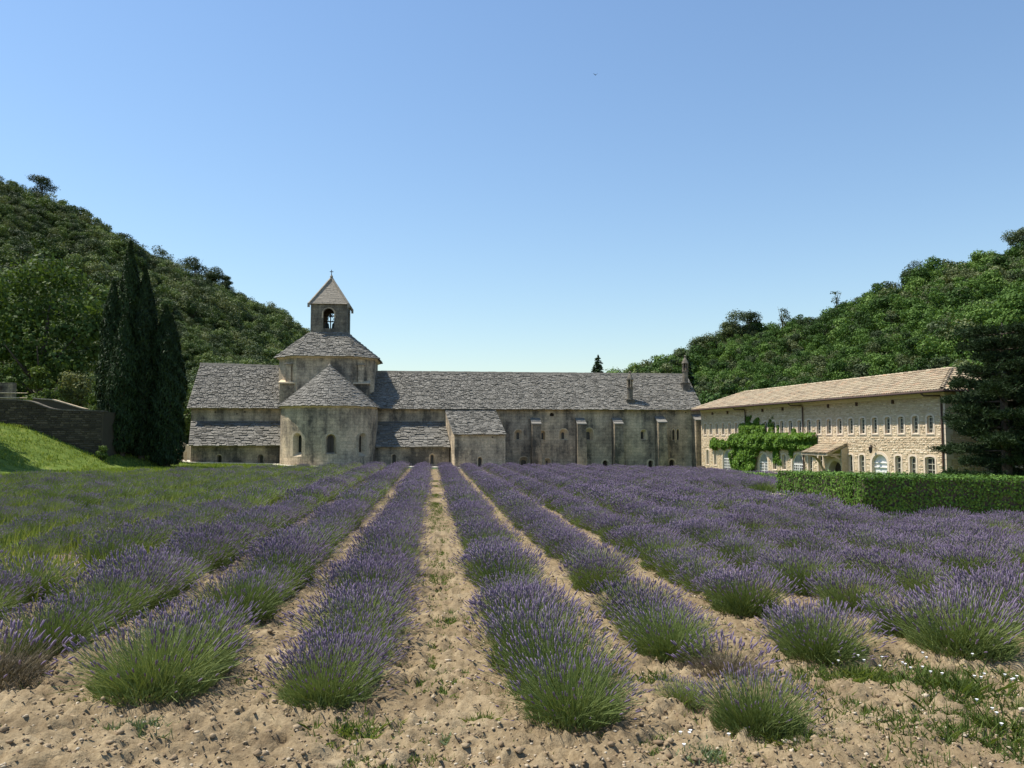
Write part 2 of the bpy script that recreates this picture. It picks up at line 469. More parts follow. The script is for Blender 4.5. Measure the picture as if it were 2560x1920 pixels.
def soil_relief(X, Y):
    """clods: rounded lumps of several sizes with sharp hollows between"""
    lump = lambda f, sd: 1 - np.abs(2 * vnoise(X * f, Y * f, sd) - 1)
    return (vnoise(X * 2.3, Y * 2.3, 1) - .5) * .07 + (lump(5.1, 2) - .5) * .045 * (.4 + vnoise(X * .9, Y * .9, 6)) + (lump(10.5, 3) - .5) * .085 * (.35 + vnoise(X * 1.7, Y * 1.7, 7)) + (vnoise(X * 22, Y * 22, 4) - .5) * .065

def field_end(X):
    return np.interp(X, [-30, -20, -14, -8, -4, 30], [30, 38, 52, 67.2, 68.6, 70.2])

def build_ground():
    xs = graded(-700, 700, 0.03, -4.2, 5.0, 1.09)
    ys = graded(-60, 1400, 0.03, 4.4, 9.0, 1.05)
    X, Y = np.meshgrid(xs, ys)
    Z = ground_z(X, Y)
    far = np.clip((np.hypot(X, Y) - 150) / 300, 0, 1)
    Z = Z * (1 - far) + far * -3.0
    near = np.clip((30 - Y) / 18, 0, 1) * np.clip((Y + 5) / 4, 0, 1)
    d = soil_relief(X, Y)
    Z = Z + d * near
    h, w = X.shape
    idx = np.arange(h * w).reshape(h, w)
    q = np.stack([idx[:-1, :-1], idx[:-1, 1:], idx[1:, 1:], idx[1:, :-1]], -1).reshape(-1, 4)
    me = mesh_np("ground", np.stack([X, Y, Z], -1).reshape(-1, 3), [q], smooth=True, mats=[M["ground"]])
    # where grass replaces bare earth: the bank, the verge before the church, the weedy left field
    g = np.zeros_like(X)
    b = bank(X, Y)
    g = np.maximum(g, np.clip(b * 2.0, 0, 1))
    g = np.maximum(g, np.clip((Y - field_end(X)) / 1.5, 0, 1) * (X < 1))
    g = np.maximum(g, np.clip((-X - 4.5) / 3, 0, 1) * 0.62 * np.clip((Y - 9) / 6, 0, 1))
    g = np.maximum(g, 0.7 * (X > 13.5) * (Y > 26))
    g = np.maximum(g, 0.40 * np.exp(-((X - 4.6) ** 2 + (Y - 5.9) ** 2) / 1.2))
    g = np.maximum(g, (np.hypot(X, Y) > 90) * 1.0)
    a = me.attributes.new("grass", 'FLOAT', 'POINT')
    a.data.foreach_set("value", g.ravel().astype(np.float32))
    o = struct(link("ground", me))
    return o
build_ground()

# pale gravel walk with a low kerb along the foot of the church
mb = MB()
xs = np.array([-23.5, -18, -13.6, -13.2, -11.5, -9, -6.5, -4.6, -4.2, 0, 3, 7.0])
for x0, x1 in zip(xs[:-1], xs[1:]):
    f = lambda x: float(np.interp(x, [-23.5, -13.6, -13.2, -11.5, -6.5, -4.6, -4.2, 7], [72.3, 72.3, 69.6, 68.2, 68.2, 69.6, 70.9, 70.4]))
    mb.hexa([(x0, f(x0), gz(x0, 72) - 0.2), (x1, f(x1), gz(x1, 72) - 0.2), (x1, 78, gz(x1, 72) - 0.2), (x0, 78, gz(x0, 72) - 0.2),
             (x0, f(x0), gz(x0, 72) + 0.13), (x1, f(x1), gz(x1, 72) + 0.13), (x1, 78, gz(x1, 72) + 0.13), (x0, 78, gz(x0, 72) + 0.13)])
struct(mb.build("path", M["gravel"]))

LEFT_CREST = [(-330, 230, 98), (-220, 222, 88), (-150, 215, 76), (-107.4, 211.3, 63.5), (-95.8, 210.2, 58.3), (-84.2, 209, 52), (-70.3, 207.7, 45.2), (-57.7, 206.5, 38.4), (-49.6, 205.7, 34.4), (-38.2, 204.6, 28.1), (-31.8, 204, 23), (-20, 203, 12), (0, 202, 1), (20, 202, -3)]
LEFT_BASE = [(-230, 70, 6), (-160, 78, 6), (-100, 84, 5), (-70, 86, 5), (-62, 88, 4.5), (-55, 90, 4), (-48, 91, 3), (-42, 92, 2), (-37, 93, 1), (-30, 95, 0), (-25, 97, -0.5), (-15, 100, -1), (0, 104, -2), (20, 110, -3)]
RIGHT_CREST = [(10, 172, -3), (25, 170, 3), (39.7, 167, 10.0), (44.5, 166.5, 11.2), (52.2, 165.8, 13), (59.9, 165, 17.4), (68.6, 164.2, 20.6), (83.2, 162.8, 25.4), (97.8, 161.4, 29.8), (108.5, 160.3, 33.6), (115.4, 159.7, 35.6), (123.4, 158.9, 39.5), (160, 155, 55), (230, 150, 80)]
RIGHT_BASE = [(12, 112, -3), (20, 106, -2), (30, 99, -1.5), (35, 96, -1), (40, 92, -0.5), (45, 88, 0), (50, 83, 0), (56, 76, 0.5), (62, 68, 1), (68, 60, 1), (74, 52, 1), (80, 45, 1), (95, 30, 1), (120, 10, 1)]

def hill_point(crest, base, t, s):
    """t: along the hill 0..1, s: 0 at the foot, 1 at the crest, above 1 behind it"""
    n = len(crest) - 1
    u = np.clip(t, 0, 1) * n
    ks = np.arange(n + 1)
    C = np.array(crest, float); B = np.array(base, float)
    c = np.stack([np.interp(u, ks, C[:, i]) for i in range(3)], -1)
    b = np.stack([np.interp(u, ks, B[:, i]) for i in range(3)], -1)
    s = np.asarray(s, float)[..., None]
    p = b + (c - b) * s
    zs = np.where(s[..., 0] <= 1, s[..., 0] ** 0.85, 1 - (s[..., 0] - 1) * 1.4)
    p[..., 2] = b[..., 2] + (c[..., 2] - b[..., 2]) * zs
    return p

def build_hill(name, crest, base, seed):
    T, S_ = np.meshgrid(np.linspace(0, 1, 90), np.linspace(0, 1.6, 50))
    P = hill_point(crest, base, T, S_)
    P[..., 2] += (vnoise(P[..., 0] * 0.06, P[..., 1] * 0.06, seed) - 0.5) * 4 * np.clip(S_ * 3, 0, 1) - 0.6
    h, w = T.shape
    idx = np.arange(h * w).reshape(h, w)
    q = np.stack([idx[:-1, :-1], idx[:-1, 1:], idx[1:, 1:], idx[1:, :-1]], -1).reshape(-1, 4)
    return struct(link(name, mesh_np(name, P.reshape(-1, 3), [q], smooth=True, mats=[M["hill_soil"]])))
build_hill("hill_left", LEFT_CREST, LEFT_BASE, 21)
build_hill("hill_right", RIGHT_CREST, RIGHT_BASE, 22)

# ------------------------------------------------------------------ building helpers
def outline(u0, u1, z0, zs, zt, n=8):
    """bottom-left, up, over a round or segmental head, down to bottom-right"""
    um, hw = (u0 + u1) / 2, (u1 - u0) / 2
    pts = [(u0, z0)]
    for k in range(n + 1):
        a = math.pi * (1 - k / n)
        pts.append((um + hw * math.cos(a), zs + (zt - zs) * math.sin(a)))
    pts.append((u1, z0))
    return pts

class Op:
    """an opening: outer rectangle with arched head, an inner (splayed) one at depth d"""
    def __init__(self, u0, u1, z0, zt, rise=None, d=0.35, inner=None, n=8):
        self.u0, self.u1, self.z0, self.zt = u0, u1, z0, zt
        self.rise = (u1 - u0) / 2 if rise is None else rise
        self.d = d
        self.out = outline(u0, u1, z0, zt - self.rise, zt, n)
        if inner is None: inner = (u0, u1, z0, zt, self.rise)
        iu0, iu1, iz0, izt, ir = inner
        self.inn = outline(iu0, iu1, iz0, izt - ir, izt, n)
        self.inner = inner
    def top(self, u):
        a = self.out[1:-1]
        return float(np.interp(u, [p[0] for p in a], [p[1] for p in a]))

def openwall(mb, fm, u0, u1, zb, zt, ops, extra=(), r=0.5):
    zbf = zb if callable(zb) else (lambda u: zb)
    ztf = zt if callable(zt) else (lambda u: zt)
    br = {round(u0, 4), round(u1, 4)}
    for e in extra: br.add(round(e, 4))
    for o in ops:
        for p in o.out: br.add(round(min(max(p[0], u0), u1), 4))
    br = sorted(br)
    for a, b in zip(br[:-1], br[1:]):
        if b - a < 1e-4: continue
        m = (a + b) / 2
        la, lb = zbf(a), zbf(b)
        for o in sorted([o for o in ops if o.u0 < m < o.u1], key=lambda o: o.z0):
            if o.z0 > min(la, lb) + 1e-4:
                mb.quad(fm(a, la, 0), fm(b, lb, 0), fm(b, o.z0, 0), fm(a, o.z0, 0), r)
            la, lb = o.top(a), o.top(b)
        mb.quad(fm(a, la, 0), fm(b, lb, 0), fm(b, ztf(b), 0), fm(a, ztf(a), 0), r)

def reveal(mb, fm, o, r=0.5):
    n = len(o.out)
    for i in range(n):
        j = (i + 1) % n
        a, b = o.out[i], o.out[j]; c, d = o.inn[j], o.inn[i]
        mb.quad(fm(a[0], a[1], 0), fm(b[0], b[1], 0), fm(c[0], c[1], o.d), fm(d[0], d[1], o.d), r)

def ring(mb, fm, o, w, proud=0.012, sill=True, r=0.5, top_extra=1.0):
    """dressed-stone band round an opening, standing a little proud of the wall"""
    n = len(o.out)
    um = (o.u0 + o.u1) / 2; zm = o.zt - o.rise
    big = []
    for i, (u, z) in enumerate(o.out):
        if i in (0, n - 1):
            big.append((u + (w if u > um else -w), z - (w * 0.8 if sill else 0)))
        else:
            k = (i - 1) / (n - 3)
            ang = math.pi * (1 - k)
            big.append((u + w * math.cos(ang) * (1.0 if abs(math.cos(ang)) > 0.01 else 0), z + w * math.sin(ang) * top_extra))
    rng_ = range(n if sill else n - 1)
    for i in rng_:
        j = (i + 1) % n
        a, b = o.out[i], o.out[j]; c, d = big[j], big[i]
        mb.quad(fm(*a, -proud), fm(*b, -proud), fm(*c, -proud), fm(*d, -proud), r)
        mb.quad(fm(*d, -proud), fm(*c, -proud), fm(*c, 0.03), fm(*d, 0.03), r)
        mb.quad(fm(*a, -proud), fm(*b, -proud), fm(*b, 0.02), fm(*a, 0.02), r)

def slabs(mb, A, B, C, D, course=0.24, width=0.38, thick=0.035, seed=0, over=0.3, gap=0.012):
    """rough stone slabs laid in courses over the quad A,B (eave) C,D (ridge), in any shape between"""
    rn = random.Random(seed)
    A, B, C, D = map(Vector, (A, B, C, D))
    nrm = (B - A).cross(D - A).normalized() if (D - A).length > 1e-6 else (B - A).cross(C - A).normalized()
    if nrm.z < 0: nrm = -nrm
    H = ((D + C) / 2 - (A + B) / 2).length
    nc = max(2, int(H / course))
    def P(u, v):
        return (A + (B - A) * u) * (1 - v) + (D + (C - D) * u) * v
    mb.quad(A, B, C, D, 0.0)
    for i in range(nc):
        v0 = i / nc; v1 = min(1.0, (i + 1) / nc + over / nc)
        L = (P(1, v0) - P(0, v0)).length
        if L < 0.05: continue
        u = 0.0
        while u < 1.0 - 1e-6:
            w = width * rn.uniform(0.5, 1.7) / L
            u2 = min(1.0, u + w)
            if 1 - u2 < 0.4 * width / L: u2 = 1.0
            e = gap / L
            dv = rn.uniform(-0.12, 0.10) / nc
            t = thick * rn.uniform(0.5, 1.7)
            va = max(0.0, v0 + dv) if i else v0 - rn.uniform(0, 0.25) / nc
            a, b = P(u + e, va) + nrm * t, P(u2 - e, va + rn.uniform(-.06, .06) / nc) + nrm * t * rn.uniform(0.8, 1.2)
            c, d = P(u2 - e, v1) + nrm * 0.012, P(u + e, v1) + nrm * 0.012
            a0, b0 = a - nrm * (t + 0.01), b - nrm * (t + 0.01)
            mb.add((a, b, c, d, a0, b0), ((0, 1, 2, 3), (4, 5, 1, 0), (4, 0, 3), (5, 2, 1)), rn.random())
            u = u2

def rubble(mb, fm, u0, u1, zb, zt, hc=(0.06, 0.14), wc=(0.1, 0.36), avoid=(), proud=(0.008, 0.04), seed=0, gap=0.014):
    """irregular coursed stones standing proud of a mortar bed"""
    rn = random.Random(seed)
    zbf = zb if callable(zb) else (lambda u: zb)
    ztf = zt if callable(zt) else (lambda u: zt)
    z = min(zbf(u0), zbf(u1)); zmax = max(ztf(u0), ztf(u1))
    while z < zmax - 0.04:
        h = min(rn.uniform(*hc), zmax - z)
        u = u0 + rn.uniform(0, 0.05)
        while u < u1 - 0.05:
            w = rn.uniform(*wc)
            w = min(w, u1 - u)
            um = u + w / 2
            if z + h * 0.5 > zbf(um) and z + h <= ztf(um) + 0.02 and not any(a < u + w - 0.02 and b > u + 0.02 and c < z + h - 0.02 and d > z + 0.02 for a, b, c, d in avoid):
                g = gap; p = rn.uniform(*proud); bv = min(0.02, h * 0.15)
                j = lambda: rn.uniform(-0.012, 0.012)
                o = [(u + g, z + g), (u + w - g, z + g), (u + w - g, z + h - g), (u + g, z + h - g)]
                o = [(a + j(), b + j()) for a, b in o]
                sg = [(1, 1), (-1, 1), (-1, -1), (1, -1)]
                i4 = [(a + bv * s1, b + bv * s2) for (a, b), (s1, s2) in zip(o, sg)]
                mb.add([fm(a, b, 0.01) for a, b in o] + [fm(a, b, -p + rn.uniform(-.006, .006)) for a, b in i4],
                       ((4, 5, 6, 7), (0, 1, 5, 4), (1, 2, 6, 5), (2, 3, 7, 6), (3, 0, 4, 7)), rn.random())
            u += w
        z += h

def yplane(Y):
    return lambda u, z, d: (u, Y + d, z)

# ------------------------------------------------------------------ the abbey church
church = empty("abbey_church", (0, 76, -0.8), "grey stone abbey church with round apse, octagonal lantern and slab roofs", "church")
YT = 76.0
AX = -9.9                                   # axis of lantern and bell tower

def church_window(fm, o, ringw=0.0, m="stone_pale", barred=False):
    mb = MB()
    reveal(mb, fm, o)
    if ringw: ring(mb, fm, o, ringw, 0.012, sill=False)
    w = mb.build("window", M[m], church)
    mb = MB(); mb.poly([fm(u, z, o.d - 0.004) for u, z in o.inn])
    mb.build("pane", M["dark_glass"], w)
    if barred:
        mb = MB(); iu0, iu1, iz0, izt, ir = o.inner
        for k in range(1, 6):
            z = iz0 + (izt - iz0) * k / 6.5
            mb.obox(fm((iu0 + iu1) / 2, z, o.d - 0.05), ((iu1 - iu0) / 2, 0, 0), (0, 0.01, 0), (0, 0, 0.012))
        mb.obox(fm((iu0 + iu1) / 2, (iz0 + izt) / 2, o.d - 0.06), (0.012, 0, 0), (0, 0.01, 0), (0, 0, (izt - iz0) / 2))
        mb.build("glazing_bar", M["iron"], w)
    return w

# long front wall of transept and east range
fm = yplane(YT)
def arch(u0, u1, z0, zt, iu0, iu1, iz0, izt, d=0.4):
    return Op(u0, u1, z0, zt, None, d, (iu0, iu1, iz0, izt, (iu1 - iu0) / 2))
wins = [arch(7.52, 8.33, 1.72, 2.72, 7.77, 8.03, 1.80, 2.45), arch(9.98, 10.42, 1.74, 2.62, 10.14, 10.3, 1.82, 2.4),
        arch(11.75, 12.6, 1.75, 2.78, 12.02, 12.28, 1.83, 2.46), arch(14.2, 15.0, 1.72, 2.86, 14.3, 14.72, 1.78, 2.52),
        arch(19.5, 20.1, 1.77, 2.72, 19.62, 19.86, 1.84, 2.52)]
lancets = [Op(22.56, 22.82, 1.70, 2.78, 0.3, 0.22, (22.6, 22.79, 1.74, 2.72, 0.28)), Op(22.99, 23.25, 1.70, 2.78, 0.3, 0.22, (23.03, 23.22, 1.74, 2.72, 0.28))]
low = [arch(7.95, 8.92, -0.95, 0.2, 8.2, 8.66, -0.9, -0.1, 0.35), arch(10.3, 10.97, -1.0, 0.06, 10.53, 10.7, -0.95, -0.2, 0.35),
       arch(15.86, 16.36, -1.4, -0.16, 15.9, 16.32, -1.35, -0.19, 0.3), arch(20.22, 20.68, -1.5, -0.18, 20.26, 20.64, -1.45, -0.2, 0.3),
       arch(22.24, 22.74, -1.5, -0.12, 22.29, 22.7, -1.45, -0.15, 0.3)]
hatch = Op(12.33, 13.16, -1.02, -0.50, 0.06, 0.18)
oculus = Op(10.87, 11.25, 3.96, 4.28, 0.16, 0.3)
mb = MB()
openwall(mb, fm, 5.0, 25.4, -2.0, 4.72, wins + lancets + low + [hatch, oculus])
mb.quad((25.4, YT, -2), (25.4, 85, -2), (25.4, 85, 4.72), (25.4, YT, 4.72))
mb.add([(25.4, 75.99, 4.72), (25.4, 85, 4.72), (25.4, 80.5, 8.2)], [(0, 1, 2)])
mb.quad((5.0, 85, -2), (25.4, 85, -2), (25.4, 85, 4.72), (5.0, 85, 4.72))
mb.build("range_wall", M["stone"], church)
for w in wins: church_window(fm, w, 0.07)
for w in lancets: church_window(fm, w, 0.06)
for w in low[:2]: church_window(fm, w, 0.06)
for w in low[2:]:
    mb = MB(); reveal(mb, fm, w); ring(mb, fm, w, 0.16, 0.012, sill=False)
    dr = mb.build("door", M["stone_pale"], church)
    mb = MB(); mb.poly([fm(u, z, w.d - 0.004) for u, z in w.inn]); mb.build("door_leaf", M["old_wood"], dr)
mb = MB(); reveal(mb, fm, hatch); mb.poly([fm(u, z, 0.17) for u, z in hatch.inn]); mb.build("hatch", M["rust"], church)
mb = MB(); reveal(mb, fm, oculus); mb.poly([fm(u, z, 0.29) for u, z in oculus.inn]); mb.build("round_opening", M["old_wood"], church)

# transept walls, upper parts behind the lean-tos
mb = MB()
openwall(mb, fm, -21.6, 5.0, -2.0, 4.72, [])
mb.quad((-21.6, YT, -2), (-21.6, 85, -2), (-21.6, 85, 4.72), (-21.6, YT, 4.72))
mb.add([(-21.6, 75.99, 4.72), (-21.6, 85, 4.72), (-21.6, 80.5, 8.85)], [(0, 1, 2)])
mb.quad((-21.6, 85, -2), (5.0, 85, -2), (5.0, 85, 4.72), (-21.6, 85, 4.72))
mb.build("transept_wall", M["stone"], church)
# eaves course
mb = MB(); rn = random.Random(3)
for a, b in ((-21.65, -13.9), (-5.1, 1.2), (5.9, 25.4)):
    u = a
    while u < b:
        w = min(rn.uniform(0.5, 0.9), b - u)
        mb.box(u + 0.006, u + w - 0.006, YT - 0.14 - rn.uniform(0, .02), YT + 0.1, 4.55, 4.70, rn.random()); u += w
mb.build("eaves_course", M["stone_pale"], church, kind="stuff")
# putlog holes along the top of the walls
for x, z in [(-19.5, 4.25), (-17.6, 4.1), (-16.9, 4.28), (23.9, 4.35), (5.15, 2.0)]:
    mb = MB(); mb.box(x - 0.06, x + 0.06, (71.17 if x == 5.15 else 75.985), (71.25 if x == 5.15 else 76.05), z - 0.06, z + 0.06); mb.build("putlog_hole", M["old_wood"], church)

# lean-to aisles on either side of the apse
def leanto(x0, x1, xt0, xt1, zeave, ztop, ws, m):
    Yw = 73.0; f = yplane(Yw)
    mb = MB(); openwall(mb, f, x0, x1, -1.5, zeave, ws)
    for xa, xb in ((x0, xt0), (x1, xt1)):
        mb.add([(xa, Yw, -1.5), (xb, YT, -1.5), (xb, YT, ztop - 0.05), (xa, Yw, zeave)], [(0, 1, 2, 3)])
    mb.build("aisle_wall", M[m], church)
    for w in ws: church_window(f, w, 0.05, m="stone")
    mb = MB()
    slabs(mb, (x0 - 0.12, Yw - 0.3, zeave - 0.16), (x1 + 0.1, Yw - 0.3, zeave - 0.16), (xt1, YT - 0.01, ztop), (xt0, YT - 0.01, ztop), 0.26, 0.36, 0.085, seed=int(abs(x0) * 10), gap=0.018)
    rf = mb.build("aisle_roof_slabs", M["slab"], church, kind="stuff")
aw = lambda a, b, z0, z1: arch(a - 0.1, b + 0.1, z0, z1 + 0.1, a, b, z0 + 0.05, z1, 0.35)
leanto(-20.7, -12.8, -21.6, -12.8, 1.42, 3.43, [aw(-18.46, -18.2, -0.35, 0.42), aw(-14.95, -14.7, -0.35, 0.4)], "stone_dark")
leanto(-5.4, 1.45, -5.6, 1.1, 1.30, 3.43, [aw(-3.52, -3.28, -0.4, 0.42), aw(-0.17, 0.05, -0.4, 0.43)], "stone_dark")

# chapel block standing forward
CY = 71.2
fc = yplane(CY)
cw = aw(3.95, 4.2, -0.75, 0.2)
mb = MB(); openwall(mb, fc, 1.87, 6.28, -1.8, 2.28, [cw])
mb.add([(1.87, CY, -1.8), (1.05, 76, -1.8), (1.05, 76, 4.6), (1.87, CY, 2.28)], [(0, 1, 2, 3)])
mb.add([(6.28, CY, -1.8), (5.7, 76, -1.8), (5.7, 76, 4.6), (6.28, CY, 2.28)], [(0, 1, 2, 3)])
mb.build("chapel_wall", M["stone"], church)
church_window(fc, cw, 0.05)
mb = MB(); slabs(mb, (1.74, CY - 0.22, 2.24), (6.36, CY - 0.22, 2.24), (5.74, 75.98, 4.64), (1.02, 75.98, 4.64), 0.23, 0.28, 0.075, seed=44, gap=0.022)
mb.build("chapel_roof_slabs", M["slab"], church, kind="stuff")

# main roofs
def main_roof(x0, x1, xr0, xr1, ze, zr0, zr1, seed):
    mb = MB()
    slabs(mb, (x0, 75.5, ze - .13), (x1, 75.5, ze - .13), (xr1, 80.5, zr1), (xr0, 80.5, zr0), 0.21, 0.24, 0.075, seed=seed, gap=0.022)
    mb.quad((x0, 85.3, ze), (x1, 85.3, ze), (xr1, 80.5, zr1), (xr0, 80.5, zr0), 0.4)
    o = mb.build("roof_slabs", M["slab"], church, kind="stuff")
    mb = MB(); rn = random.Random(seed + 1); n = int((xr1 - xr0) / 0.8)
    for i in range(n):
        a, b = i / n, (i + 1) / n
        xa = xr0 + (xr1 - xr0) * a + 0.008; xb = xr0 + (xr1 - xr0) * b - 0.008; z = zr0 + (zr1 - zr0) * (a + b) / 2 + rn.uniform(-.012, .012)
        mb.hexa([(xa, 80.26, z - 0.14), (xb, 80.26, z - 0.14), (xb, 80.74, z - 0.14), (xa, 80.74, z - 0.14), (xa, 80.36, z + 0.11), (xb, 80.36, z + 0.11), (xb, 80.64, z + 0.11), (xa, 80.64, z + 0.11)], rn.random())
    mb.build("ridge_stones", M["ridge"], church, kind="stuff")
main_roof(-21.85, AX, -22.15, AX, 4.72, 8.98, 8.70, 51)
main_roof(AX, 25.5, AX, 25.45, 4.70, 8.36, 8.30, 52)

# apse: a half drum with three splayed windows under a cone
AC, AR = (-9.07, 73.0), 4.07
def fa(a, z, d):
    r = AR - d
    return (AC[0] + r * math.sin(a), AC[1] - r * math.cos(a), z)
def apse_w(a, hw, z0, z1, ihw, iz0, iz1):
    k = 1 / AR
    return Op(a - hw * k, a + hw * k, z0, z1, hw, 0.40, (a - ihw * k, a + ihw * k, iz0, iz1, ihw))
aws = [apse_w(-.55, 0.46, 0.40, 2.36, 0.2, 0.74, 2.16), apse_w(.17, 0.42, 0.62, 2.26, 0.3, 0.74, 2.16), apse_w(.90, 0.46, 0.42, 2.36, 0.2, 0.74, 2.16)]
mb = MB(); openwall(mb, fa, -math.pi / 2, math.pi / 2, -1.6, 4.62, aws, extra=np.linspace(-math.pi / 2, math.pi / 2, 49))
for sx in (-1, 1):
    mb.quad((AC[0] + sx * AR, 73, -1.6), (AC[0] + sx * AR, 76.2, -1.6), (AC[0] + sx * AR, 76.2, 4.62), (AC[0] + sx * AR, 73, 4.62))
mb.build("apse_wall", M["stone"], church)
for i, w in enumerate(aws):
    church_window(fa, w, 0.08, m="stone_trim", barred=(i == 1))
mb = MB(); n = 48
for k in range(n):
    a, b = -math.pi / 2 + math.pi * k / n, -math.pi / 2 + math.pi * (k + 1) / n
    for (r0, z0, r1, z1) in ((0.0, 4.46, -0.12, 4.5), (-0.12, 4.5, -0.16, 4.66)):
        mb.quad(fa(a, z0, r0), fa(b, z0, r0), fa(b, z1, r1), fa(a, z1, r1))
mb.build("apse_cornice", M["stone_pale"], church)
mb = MB(); rn = random.Random(9); nc = 25; apex = Vector((AC[0], AC[1], 8.27)); CH = 3.68; RE = AR + 0.28
for i in range(nc):
    v0, v1 = i / nc, min(1, (i + 1.3) / nc)
    rad = RE * (1 - v0)
    if rad < 0.12: continue
    a = -math.pi / 2 - 0.1
    while a < math.pi / 2 + 0.1:
        w = 0.27 * rn.uniform(0.5, 1.6) / rad; w = min(w, 0.7)
        dv = rn.uniform(-0.12, 0.08) / nc if i else -rn.uniform(0, .2) / nc
        def pt(ang, v, off):
            r = RE * (1 - v) + off * 0.68; return (AC[0] + r * math.sin(ang), AC[1] - r * math.cos(ang), 4.59 + 3.68 * v + off * 0.73)
        t = 0.07 * rn.uniform(0.5, 1.6); e = 0.018 / rad
        A_, B_ = pt(a + e, v0 + dv, t), pt(a + w - e, v0 + dv, t); C_, D_ = pt(a + w - e, v1, 0.012), pt(a + e, v1, 0.012)
        A0, B0 = pt(a + e, v0 + dv, -0.01), pt(a + w - e, v0 + dv, -0.01)
        mb.add((A_, B_, C_, D_, A0, B0), ((0, 1, 2, 3), (4, 5, 1, 0), (4, 0, 3), (5, 2, 1)), rn.random())
        a += w
for k in range(24):
    a, b = -math.pi / 2 - .1 + (math.pi + .2) * k / 24, -math.pi / 2 - .1 + (math.pi + .2) * (k + 1) / 24
    mb.add([(AC[0] + RE * math.sin(a), AC[1] - RE * math.cos(a), 4.58), (AC[0] + RE * math.sin(b), AC[1] - RE * math.cos(b), 4.58), (apex.x, apex.y, 8.26)], [(0, 1, 2)], 0.0)
for sx in (-1, 1):
    slabs(mb, (AC[0] + sx * RE, 73.0, 4.59), (AC[0] + sx * RE, 77.2, 4.59), (AC[0], 77.2, 8.27), (AC[0], 73.0, 8.27), 0.2, 0.3, 0.055, seed=140 + sx)
mb.build("apse_roof_slabs", M["slab"], church, kind="stuff")
mb = MB(); mb.lathe((AC[0], AC[1]), [(0.18, 8.05), (0.16, 8.28), (0.06, 8.42), (0.02, 8.46)], 10); mb.build("apse_finial", M["ridge"], church)

# lantern over the crossing: a square with cut corners
LC = (AX, 80.15)
def octo(h, c, z):
    f = h - c
    p = [(-f, -h), (f, -h), (h, -f), (h, f), (f, h), (-f, h), (-h, f), (-h, -f)]
    return [(LC[0] + x, LC[1] + y, z) for x, y in p]
mb = MB()
lo, hi = octo(4.38, 1.95, 4.0), octo(4.38, 1.95, 9.42)
for k in range(8):
    j = (k + 1) % 8
    mb.quad(lo[k], lo[j], hi[j], hi[k])
mb.build("lantern_wall", M["stone"], church)
mb = MB()
a_, b_, c_ = octo(4.385, 1.95, 9.2), octo(4.55, 2.02, 9.26), octo(4.62, 2.05, 9.42)
for k in range(8):
    j = (k + 1) % 8
    mb.quad(a_[k], a_[j], b_[j], b_[k]); mb.quad(b_[k], b_[j], c_[j], c_[k])
mb.build("lantern_cornice", M["stone_pale"], church)
mb = MB()
eo = octo(4.8, 2.12, 9.36); th = 1.72
tq = [(LC[0] - th, LC[1] - th, 11.9), (LC[0] + th, LC[1] - th, 11.9), (LC[0] + th, LC[1] + th, 11.9), (LC[0] - th, LC[1] + th, 11.9)]
top = [tq[0], tq[1], tq[1], tq[2], tq[2], tq[3], tq[3], tq[0]]
for k in range(8):
    j = (k + 1) % 8
    slabs(mb, eo[k], eo[j], top[j], top[k], 0.23, 0.3, 0.075, seed=70 + k, gap=0.02)
mb.build("lantern_roof_slabs", M["slab"], church, kind="stuff")
# corner blocks of the square crossing with their small buttresses
for sx in (-1, 1):
    mb = MB()
    x0, x1 = sorted((AX + sx * 2.0, AX + sx * 4.0))
    mb.box(x0, x1, 76.05, 79.0, 4.2, 6.86)
    e0, e1 = x0 - 0.1, x1 + 0.1
    cb = mb.build("corner_block", M["stone_dark"], church)
    mb = MB()
    mb.hexa([(e0, 75.9, 6.86), (e1, 75.9, 6.86), (e1, 79, 6.86), (e0, 79, 6.86), (e0, 75.9, 6.98), (e1, 75.9, 6.98), (e1, 78.2, 7.5), (e0, 78.2, 7.5)])
    mb.build("weathering_slab", M["stone_pale"], cb)
    mb = MB()
    bx0, bx1 = sorted((AX + sx * 3.02, AX + sx * 3.5))
    mb.box(bx0, bx1, 76.15, 78.5, 7.0, 8.62)
    mb.build("buttress", M["stone"], cb)
    mb = MB(); mb.hexa([(bx0 - .06, 76.02, 8.62), (bx1 + .06, 76.02, 8.62), (bx1 + .06, 78.4, 8.62), (bx0 - .06, 78.4, 8.62), (bx0 - .06, 76.02, 8.72), (bx1 + .06, 76.02, 8.72), (bx1 + .06, 78.4, 9.05), (bx0 - .06, 78.4, 9.05)])
    mb.build("buttress_cap", M["ridge"], cb)

# bell tower
TW, T0, T1 = 1.68, 11.5, 14.72
def side(k):
    """maps u (along the side), z, depth for each of the four sides"""
    c, s = math.cos(k * math.pi / 2), math.sin(k * math.pi / 2)
    def f(u, z, d):
        x, y = u, -TW + d
        return (LC[0] + x * c - y * s, LC[1] + x * s + y * c, z)
    return f
mb = MB()
for k in range(4):
    o = Op(-0.52, 0.50, 12.28, 14.2, None, 0.42, n=12)
    f = side(k)
    openwall(mb, f, -TW, TW, T0, T1, [o])
    openwall(mb, lambda u, z, d, f=f: f(u, z, d + 0.42), -TW + 0.42, TW - 0.42, T0, T1, [o])
    reveal(mb, f, o)
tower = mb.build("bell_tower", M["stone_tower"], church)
mb = MB(); f = side(0); ring(mb, f, Op(-0.52, 0.50, 13.3, 14.2, None, 0.42, n=12), 0.13, 0.015, sill=False); mb.build("window_arch", M["stone"], tower)
mb = MB(); mb.box(LC[0] - 1.3, LC[0] + 1.3, LC[1] - 1.3, LC[1] + 1.3, 12.0, 12.22); mb.build("belfry_floor", M["stone_dark"], tower)
